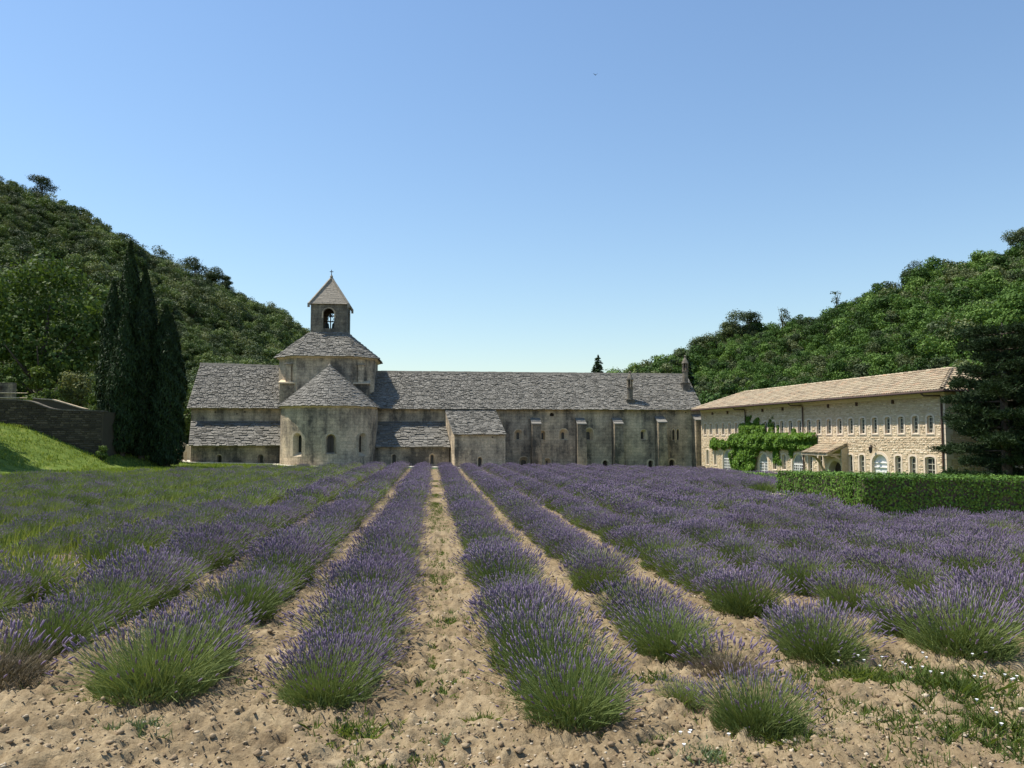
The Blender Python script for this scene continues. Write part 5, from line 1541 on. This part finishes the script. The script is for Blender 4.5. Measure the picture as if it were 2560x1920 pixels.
# little things by the hedge and the wall
lect = empty("info_lectern", fd(8.8, -1.1, -4.2), "small dark slanted information lectern before the vine", "lectern")
mb = MB(); p = Vector(fd(8.8, -1.2, -4.2)); mb.box(p.x - .05, p.x + .05, p.y - .05, p.y + .05, -1.3, -.45); mb.build("post", M["old_wood"], lect)
mb = MB(); mb.hexa([(p.x - .35, p.y - .2, -.5), (p.x + .35, p.y - .2, -.5), (p.x + .35, p.y + .2, -.36), (p.x - .35, p.y + .2, -.36), (p.x - .35, p.y - .2, -.45), (p.x + .35, p.y - .2, -.45), (p.x + .35, p.y + .2, -.31), (p.x - .35, p.y + .2, -.31)]); mb.build("panel", M["old_wood"], lect)
zz = float(gz(12.75, 29.2))
be = empty("garden_bench", (12.75, 29.3, zz), "small pale wooden bench seat at the foot of the sunlit hedge", "bench")
for k in range(3):
    mb = MB(); mb.box(12.5 + k * .12, 12.6 + k * .12, 29.0, 29.6, zz + .40, zz + .44); mb.build("seat_slat", M["timber"], be)
for y in (29.06, 29.5):
    for x in (12.52, 12.78):
        mb = MB(); mb.box(x, x + .05, y, y + .05, zz - .02, zz + .40); mb.build("leg", M["timber"], be)
zz = float(gz(12.9, 27.6))
ta = empty("low_table", (12.9, 27.7, zz), "low dark round metal table beside the hedge near the bench", "table")
mb = MB(); mb.lathe((12.85, 27.7), [(.3, zz + .42), (.3, zz + .45)], 20); mb.build("top", M["iron"], ta)
for k in range(3):
    a = 2 * math.pi * k / 3; mb = MB(); mb.tube([(12.85 + .24 * math.cos(a), 27.7 + .24 * math.sin(a), zz), (12.85 + .16 * math.cos(a), 27.7 + .16 * math.sin(a), zz + .42)], [.015, .015], 6); mb.build("leg", M["iron"], ta)
# a rose by the long wall
g = rng(870)
tree("rose_bush", (13.75, 75.3, -1.25), "small dusty-pink rose bush against the church wall beside the rusty hatch", random_lobes(g, 6, .35, .7, .55, .9), 420, .1, .08, M["lav_dry"], .3, .02, 870, 4, .15, cat="shrub")
# a bird far up
mb = MB(); bc = Vector((24.0, 118.2, 56.3)); 
mb.add([bc + Vector(v) for v in ((0, .25, 0), (.06, 0, .05), (0, -.3, 0), (-.06, 0, .05), (0, 0, -.06))], [(0, 1, 3), (1, 2, 3), (0, 4, 1), (1, 4, 2), (2, 4, 3), (3, 4, 0)])
mb.add([bc + Vector(v) for v in ((.04, .1, .03), (.3, .05, .26), (.34, -.05, .3), (.04, -.1, .03))], [(0, 1, 2, 3)]); mb.add([bc + Vector(v) for v in ((-.04, .1, .03), (-.3, .05, .22), (-.34, -.05, .25), (-.04, -.1, .03))], [(0, 1, 2, 3)])
tag(mb.build("bird", M["iron"]), "tiny dark bird flying high in the blue sky", "bird")

# ------------------------------------------------------------------ lavender
def lavender(seed, n, flower, w, spread, h, spike=(.055, .1), sr=(.0075, .0115), nleaf=2400, base_r=.22):
    """two meshes: stems with leaves, and flower spikes"""
    g = rng(seed)
    r = np.sqrt(g.random(n)); ang = g.uniform(0, 2 * math.pi, n)
    B = np.stack([base_r * r * np.cos(ang), base_r * r * np.sin(ang), np.full(n, 0.02)], -1)
    th = np.clip(spread * r + g.normal(size=n) * .15 + (g.random(n) < .03) * .5, 0, 1.5); ph = ang + g.normal(size=n) * .4
    L = h * (g.uniform(.78, 1.12, n)) * (1 + .1 * (r ** 2))
    D = np.stack([np.sin(th) * np.cos(ph), np.sin(th) * np.sin(ph), np.cos(th)], -1)
    T = B + D * L[:, None]; T[:, 2] -= .06 * th * th * h
    T[:, 2] = np.maximum(T[:, 2], .04)
    Mi = B * .55 + T * .45 + g.normal(size=(n, 3)) * .018; Mi[:, 2] += .06 * h * (0.3 + th)
    s = unit(np.cross(D, g.normal(size=(n, 3))))
    V1 = np.stack([B - s * w * .7, B + s * w * .7, Mi - s * w * .6, Mi + s * w * .6, T - s * w * .4, T + s * w * .4], 1).reshape(-1, 3)
    i = np.arange(n) * 6
    F1 = np.concatenate([np.stack([i, i + 1, i + 3, i + 2], -1), np.stack([i + 2, i + 3, i + 5, i + 4], -1)])
    r1 = np.tile(g.random(n), 2)
    # short grey-green leaves low in the bush
    m = nleaf
    rr = np.sqrt(g.random(m)) * (base_r + .16); a2 = g.uniform(0, 2 * math.pi, m)
    LB = np.stack([rr * np.cos(a2), rr * np.sin(a2), .03 + g.random(m) * .2 * h / .5 * (1.15 - rr / (base_r + .2))], -1)
    LD = unit(np.stack([np.cos(a2) * .8 + g.normal(size=m) * .5, np.sin(a2) * .8 + g.normal(size=m) * .5, .7 + .4 * g.random(m)], -1))
    LL = g.uniform(.08, .17, m)[:, None] * h / .5
    ls = unit(np.cross(LD, g.normal(size=(m, 3))))
    V2 = np.stack([LB - ls * w, LB + ls * w, LB + LD * LL * .6 + ls * w, LB + LD * LL, LB + LD * LL * .6 - ls * w], 1).reshape(-1, 3)
    j = np.arange(m) * 5 + len(V1)
    F2 = np.stack([j, j + 1, j + 2, j + 3, j + 4], -1)
    stems = (np.concatenate([V1, V2]), [F1, F2], np.concatenate([r1, g.random(m) * .7]))
    # spikes
    f = np.where(g.random(n) < flower)[0]; q = len(f)
    d = unit(T[f] - Mi[f] + np.array([0, 0, .05]) ); t = T[f]
    sl = g.uniform(*spike, q)[:, None]; rad = g.uniform(*sr, q)[:, None]
    x = unit(np.cross(d, g.normal(size=(q, 3)))); y = np.cross(d, x)
    rows = []
    for (tt, k) in ((0, .45), (.3, 1.0), (.68, .8)):
        for a in range(4):
            rows.append(t + d * sl * tt + (x * math.cos(a * math.pi / 2) + y * math.sin(a * math.pi / 2)) * rad * k)
    rows.append(t + d * sl)
    V3 = np.stack(rows, 1).reshape(-1, 3); b = np.arange(q) * 13
    F3 = []
    for lv in (0, 4):
        for a in range(4):
            F3.append(np.stack([b + lv + a, b + lv + (a + 1) % 4, b + lv + 4 + (a + 1) % 4, b + lv + 4 + a], -1))
    F3 = np.concatenate(F3)
    F4 = np.concatenate([np.stack([b + 8 + a, b + 8 + (a + 1) % 4, b + 12], -1) for a in range(4)])
    rs = g.random(q)
    spikes = (V3, [F3, F4], np.concatenate([np.tile(rs, 8), np.tile(rs, 4)]))
    return stems, spikes

def woody(seed):
    """bare brown twigs in the heart of an old bush"""
    g = rng(seed); n = 170
    a = g.uniform(0, 6.28, n); r = g.uniform(.02, .2, n)
    B = np.stack([r * .5 * np.cos(a), r * .5 * np.sin(a), np.full(n, -.01)], -1)
    T = np.stack([(r + .1) * np.cos(a), (r + .1) * np.sin(a), g.uniform(.06, .17, n)], -1)
    sd = unit(np.cross(T - B, g.normal(size=(n, 3)))) * .006
    V = np.stack([B - sd, B + sd, T + sd * .5, T - sd * .5], 1).reshape(-1, 3)
    return mesh_np("woody_base", V, [np.arange(4 * n).reshape(n, 4)], rnd=g.random(n), mats=[M["bark"]])
woods = [woody(990 + i) for i in range(3)]

def two(seed, dry=False, **kw):
    st, sp = lavender(seed, **kw)
    a = mesh_np("lavender_stems", st[0], st[1], rnd=st[2], mats=[M["lav_dry" if dry else "lav_green"]])
    b = mesh_np("lavender_spikes", sp[0], sp[1], rnd=sp[2], mats=[M["lav_flower"]])
    return a, b
def joined(seed, **kw):
    st, sp = lavender(seed, **kw)
    nv = len(st[0])
    n1 = sum(len(f) for f in st[1]); n2 = sum(len(f) for f in sp[1])
    return mesh_np("lavender_far", np.concatenate([st[0], sp[0]]), st[1] + [f + nv for f in sp[1]], rnd=np.concatenate([st[2], sp[2]]), mats=[M["lav_green"], M["lav_flower"]], mat_idx=[0] * n1 + [1] * n2)

near_purple = [two(1000 + i, n=1150, flower=.34 + .08 * i, w=.0026, spread=.80 + .09 * (i % 3), h=.45, spike=(.04, .078), sr=(.0042, .0066)) for i in range(5)]
near_green = [two(1020 + i, n=1100, flower=.26, w=.0027, spread=.86 + .07 * (i % 3), h=.43, spike=(.035, .07), sr=(.0042, .0064)) for i in range(4)]
near_dry = [two(1040, dry=True, n=420, flower=.3, w=.0022, spread=1.0, h=.4)]
far_purple = [joined(1060 + i, n=480, flower=.44 + .05 * i, w=.0052, spread=.80 + .07 * (i % 3), h=.5, spike=(.05, .09), sr=(.0068, .0105), nleaf=420) for i in range(5)]
far_green = [joined(1080 + i, n=480, flower=.09, w=.0055, spread=.85, h=.46, spike=(.05, .09), sr=(.008, .012), nleaf=460) for i in range(4)]

ORD = ["first", "second", "third", "fourth", "fifth", "sixth", "seventh", "eighth", "ninth", "tenth", "eleventh", "twelfth", "thirteenth", "fourteenth", "fifteenth", "sixteenth", "seventeenth", "eighteenth", "nineteenth", "twentieth"]
def ordinal(n):
    if n < 20: return ORD[n]
    n += 1
    return "%d%s" % (n, "th" if 10 < n % 100 < 14 else {1: "st", 2: "nd", 3: "rd"}.get(n % 10, "th"))

START = {-.5: 6.45, .5: 6.0, 1.5: 7.75, 2.5: 7.7, 3.5: 7.8, 4.5: 8.2, 5.5: 8.8, -1.5: 6.7, -2.5: 7.5, -3.5: 9.2}
GAPS = {1.5: [(9.9, 10.9), (12.9, 13.4)], -1.5: [(8.55, 9.35)], 2.5: [(8.5, 9.2)], .5: [], -3.5: [(10.8, 12.6)], 3.5: [(8.9, 9.5)], -4.5: [(12.4, 14)]}
def row_x(k, Y):
    near = float(np.interp(k, [-2.5, -1.5, -.5, .5, 1.5, 2.5], [-3.45, -2.1, -.74, .96, 2.32, 3.75]))
    if k < -2.5: near = -3.45 + (k + 2.5) * 1.42
    if k > 2.5: near = 3.75 + (k - 2.5) * 1.42
    f = min(max((Y - 8) / 62, 0), 1.05)
    return near * (1 - f) + (0.14 + k * 1.80) * f
plants = []
rl = random.Random(77)
for kk in range(-13, 15):
    k = kk + .5
    y = START.get(k, 8.5 + abs(k) * .25)
    pos_in_row = 0
    while y < 70.5:
        x = row_x(k, y) + rl.uniform(-.07, .07)
        ok = y < float(field_end(x))
        if x < -12 and bank(x, y) > .25: ok = False
        wall_x = DA.x + DD.x * (DA.y - y) / .995 - 3.4
        if y > 36 and x > wall_x: ok = False
        if x > 11.9 and 20.6 < y < 36.5: ok = False
        if 36.5 >= y > 20.6 and x > 11.9: ok = False
        if any(a < y < b for a, b in GAPS.get(k, [])): ok = False
        if rl.random() < (.03 if y > 12 else .05): ok = False
        if ok:
            green = .16
            if k < -.8: green = .5
            if k < -2: green = .4
            if k < -2.9: green = .75
            if k < -3.4: green = .86 + .2 * vnoise(x * .25, y * .12, 8)
            if k > 2: green = .07
            if y < START.get(k, 0) + .4 and abs(k) > 1: green += .2
            sc = rl.uniform(.74, 1.08) * (1.12 if k > 2.9 else 1.0) * (1.06 if -4 < k < -1 else .84 if k < -3.4 else 1.0)
            plants.append([x, y, k, pos_in_row, rl.random() < green, sc, rl.uniform(0, 6.28), False])
            pos_in_row += 1
        y += rl.uniform(.52, .74) * (1.15 if (k > 1.9 and y < 15) else 1.0)
# stray plants in front of the rows
for x, y, dry, sc in ((2.3, 5.75, False, .78), (2.55, 7.05, True, .8), (1.95, 6.35, False, .45), (-3.45, 7.0, True, .95)):
    plants.append([x, y, None, 0, True, sc, rl.uniform(0, 6.28), dry])
X = np.array([p[0] for p in plants]); Yp = np.array([p[1] for p in plants])
Z = ground_z(X, Yp)
u, v, d = project(np.stack([X, Yp, Z + .3], -1))
inside = (u > -.04) & (u < 1.04) & (v < 1.06)
order = [i for i in np.argsort(d) if inside[i]]
chosen = set(order[:300])
def side_name(k):
    n = int(abs(k) - .5)
    return "%s row %s of the central path" % (ORD[n], "left" if k < 0 else "right")
seen = {}
for i in order[:300]:
    x, y, k, q, gr, sc, rz, dry = plants[i]
    if k is None:
        lab = {2.3: "lone straggly lavender plant on bare earth in front of the rows", 2.55: "dried brown lavender remnant at the end of a right-hand row", 1.95: "very small lavender seedling on bare earth", -3.45: "half-dead browning lavender bush at the left edge"}[x]
        e = empty("lavender_plant", (x, y, Z[i] - .02), lab, "lavender")
    else:
        n = seen.get(k, 0); seen[k] = n + 1
        lab = "%s lavender bush, %s from near end, %s" % ("greenish" if gr else "purple", ordinal(n), side_name(k))
        e = empty("lavender_plant", (x, y, Z[i] - .02), lab, "lavender", "lavender plants in rows")
    e.rotation_euler.z = rz; e.scale = (sc, sc, sc * rl.uniform(.92, 1.08))
    a, b = (near_dry if dry else near_green if gr else near_purple)[rl.randrange(1 if dry else 4 if gr else 5)]
    local_child("stems", a, e, "stuff"); local_child("flower_spikes", b, e, "stuff"); local_child("woody_base", woods[i % 3], e, "stuff")
rest = [i for i in range(len(plants)) if i not in chosen]
g = rng(1200)
pk = np.array([(5 + g.integers(0, 4)) if plants[i][4] else g.integers(0, 5) for i in rest])
# sources are picked in name order: purple 00-04, green 05-08
gn_scatter("lavender_field", np.stack([X[rest], Yp[rest], Z[rest] - .02], -1), np.array([plants[i][6] for i in rest]), np.array([plants[i][5] for i in rest]) * 1.04, pk, far_purple + far_green, "purple lavender rows receding towards the church")

# ------------------------------------------------------------------ ground cover
def clods():
    g = rng(1300)
    n = 31000
    Y = 4.3 + (g.random(n) ** 1.9) * 16; X = g.uniform(-.72, .74, n) * (Y + .5) + .09 * Y
    s = g.uniform(.004, .015, n) * (1 + (g.random(n) > .93) * g.uniform(.3, 1.3, n))
    ico = np.array([(0, 0, 1), (.9, 0, .35), (.28, .85, .35), (-.72, .53, .35), (-.72, -.53, .35), (.28, -.85, .35), (.5, .4, -.5), (-.3, .6, -.5), (-.6, -.1, -.5), (-.1, -.6, -.5), (.6, -.3, -.5)], float)
    fc = np.array([(0, 1, 2), (0, 2, 3), (0, 3, 4), (0, 4, 5), (0, 5, 1), (1, 6, 2), (2, 6, 7), (2, 7, 3), (3, 7, 8), (3, 8, 4), (4, 8, 9), (4, 9, 5), (5, 9, 10), (5, 10, 1), (1, 10, 6)])
    V = ico[None] * (1 + g.normal(size=(n, 11, 3)) * .22) * s[:, None, None] * np.stack([g.uniform(.8, 1.5, n), g.uniform(.8, 1.5, n), g.uniform(.5, .9, n)], -1)[:, None]
    a = g.uniform(0, 6.28, n); ca, sa = np.cos(a), np.sin(a)
    V = np.stack([V[..., 0] * ca[:, None] - V[..., 1] * sa[:, None], V[..., 0] * sa[:, None] + V[..., 1] * ca[:, None], V[..., 2]], -1)
    near = np.clip((30 - Y) / 18, 0, 1)
    dz_ = (soil_relief(X, Y)) * near
    V += np.stack([X, Y, gz(X, Y) + dz_ + s * .25], -1)[:, None]
    F = (fc[None] + (np.arange(n) * 11)[:, None, None]).reshape(-1, 3)
    r = np.where(g.random(n) > .86, .88 + .12 * g.random(n), g.random(n) * .75)
    o = link("soil_clods", mesh_np("soil_clods", V.reshape(-1, 3), [F], rnd=np.repeat(r, len(fc)), mats=[M["clod"]]), kind="stuff")
    o["label"] = "loose clods and pebbles over the bare earth"
clods()

def blades(name, X, Y, Hh, Ww, per, mat, label, spread=.5, seed=1, kind="stuff", parent=None, base=None, r0=.03):
    """tufts of pointed blades standing on the ground"""
    g = rng(seed); n = len(X) * per
    x = np.repeat(X, per) + g.normal(size=n) * r0; y = np.repeat(Y, per) + g.normal(size=n) * r0
    hh = np.repeat(Hh, per) * g.uniform(.5, 1.15, n); ww = np.repeat(Ww, per)
    z = ground_z(x, y) - .015 if base is None else np.full(n, base)
    a = g.uniform(0, 6.28, n); le = spread * g.random(n)
    B = np.stack([x, y, z], -1)
    T = B + np.stack([np.cos(a) * le * hh, np.sin(a) * le * hh, hh * (1 - .35 * le)], -1)
    Mi = B * .5 + T * .5 + np.array([0, 0, 1.0]) * (hh * .1)[:, None]
    s = np.stack([-np.sin(a + g.normal(size=n) * .6), np.cos(a + g.normal(size=n) * .6), np.zeros(n)], -1) * ww[:, None] * .5
    V = np.stack([B - s, B + s, Mi + s * .8, T, Mi - s * .8], 1).reshape(-1, 3)
    F = np.arange(5 * n).reshape(n, 5)
    o = link(name, mesh_np(name, V, [F], rnd=g.random(n), mats=[mat]), parent, kind)
    if label and parent is None: o["label"] = label
    return o

# grass on the bank and the verge
g = rng(1400)
n = 16000
X = g.uniform(-34, -4, n); Y = g.uniform(38, 71.5, n)
m = ((bank(X, Y) > .12) & (Y < 61)) | ((Y > field_end(X) - 1) & (X > -22))
X, Y = X[m], Y[m]
blades("grass_bank", X, Y, g.uniform(.10, .26, len(X)), np.full(len(X), .035), 5, M["grass"], "short green grass on the bank and the verge by the church", .6, 1401, r0=.12)
# weeds and grass between the left rows
n = 24000
Y = 10 + g.random(n) * 50; X = -4 - g.random(n) * 18
m = (vnoise(X * .35, Y * .35, 31) > .34) & (bank(X, Y) < .1) & (Y < field_end(X))
X, Y = X[m], Y[m]
blades("field_weeds", X, Y, g.uniform(.18, .44, len(X)), np.full(len(X), .018), 6, M["field_grass"], "yellow-green weeds growing between the left lavender rows", .5, 1402, r0=.12)
# small weeds on the bare earth
n = 9000
Y = 4.6 + g.random(n) ** 1.6 * 12; X = g.uniform(-.66, .72, n) * Y + .08 * Y
m = vnoise(X * 1.1, Y * 1.1, 33) + .3 * vnoise(X * 5, Y * 5, 34) > .62
X, Y = X[m], Y[m]
blades("dry_litter", *(lambda q: (q[0], q[1]))((lambda yy: (g.uniform(-.66, .72, 9000) * yy + .08 * yy, yy))(4.5 + g.random(9000) ** 1.5 * 14)), g.uniform(.01, .05, 9000), np.full(9000, .005), 2, M["lav_dry"], "dry straw litter on the bare earth", 2.2, 1404, r0=.05)
blades("earth_weeds", X, Y, g.uniform(.015, .055, len(X)), np.full(len(X), .008), 8, M["weed"], "tiny scattered weeds on the bare earth", 1.1, 1403, r0=.035)


n = 5200
Y = 6.5 + g.random(n) ** 1.2 * 40; kk_ = g.choice([0, 1, -1, 2], n, p=[.55, .2, .15, .1])
X = np.array([(row_x(float(q) - .5, float(yy)) + row_x(float(q) + .5, float(yy))) / 2 for q, yy in zip(kk_, Y)]) + g.normal(size=n) * .13
m = vnoise(X * 1.3, Y * .5, 35) > .45
blades("furrow_weeds", X[m], Y[m], g.uniform(.02, .085, m.sum()), np.full(m.sum(), .011), 7, M["weed"], "low weeds along the furrows between the rows", 1.2, 1405, r0=.04)
# weedy corner at lower right
n = 3800
X = 4.3 + g.normal(size=n) * .85; Y = 6.1 + g.normal(size=n) * .65
m = (Y > 4.6) & (vnoise(X * 2.3, Y * 2.3, 36) > .4)
blades("corner_weeds", X[m], Y[m], g.uniform(.03, .14, m.sum()), np.full(m.sum(), .008), 7, M["weed"], "tangle of green weeds in the lower right corner", 1.1, 1406, r0=.04)

def weed_clump(x, y, h, rad, m, label, seed, flowers=0):
    g = rng(seed); zb = float(ground_z(x, y))
    e = empty("weed_clump", (x, y, zb), label, "weed", "weed clumps on the bare earth")
    n = int(50 * rad / .15)
    rr = rad * np.abs(g.normal(size=n)) * .75; a = g.uniform(0, 6.28, n)
    o = blades("leaves", x + rr * np.cos(a), y + rr * np.sin(a), h * g.uniform(.4, 1, n), np.full(n, .0085), 6, M[m], None, 1.2, seed, "stuff", e, r0=.02)
    for k in range(flowers):
        a = g.uniform(0, 6.28); r_ = rad * math.sqrt(g.random()) * 1.1
        mb = MB(); fx, fy, fz = x + r_ * math.cos(a), y + r_ * math.sin(a), zb + h * g.uniform(.7, 1.05)
        mb.lathe((fx, fy), [(.003, fz - .012), (.009, fz), (.013, fz + .005), (.004, fz + .003)], 6)
        mb.build("flower", M["petal"], e)
for i, (x, y, h, rad, m, lab, fl) in enumerate([
        (-.55, 5.75, .17, .26, "weed", "bright green weed clump below the row left of centre", 0), (-1.95, 5.9, .11, .22, "weed_grey", "grey-green weed patch below the left lavender bush", 0),
        (1.9, 6.9, .14, .16, "weed", "green weed clump right of the nearest lavender bush", 0), (2.4, 5.45, .15, .26, "weed", "broad green weed under the lone straggly lavender", 0),
        (4.35, 6.5, .24, .42, "weed", "large weedy patch with white flowers at the right edge", 16), (3.75, 6.95, .18, .3, "weed", "weeds below the right-hand lavender clump", 6),
        (1.75, 5.35, .08, .24, "weed_grey", "low grey weeds with white petals at the bottom edge", 5), (.36, 5.95, .12, .1, "weed", "small upright weed left of the nearest lavender", 0),
        (.12, 5.6, .07, .18, "weed_grey", "flat grey weed beside the central path end", 0), (-3.3, 6.95, .1, .22, "weed_grey", "grey weed patch at the left edge", 0),
        (.1, 9.6, .07, .3, "weed_grey", "grey weeds along the central path", 0), (1.55, 9.9, .16, .22, "weed_grey", "silvery weed filling the gap in the right row", 0),
        (3.3, 6.2, .07, .2, "weed_grey", "flat grey-green weed on open earth at right", 0), (4.0, 5.6, .2, .36, "weed", "tall green weeds in the lower right corner", 5)]):
    weed_clump(x, y, h, rad, m, lab, 1500 + i, fl)
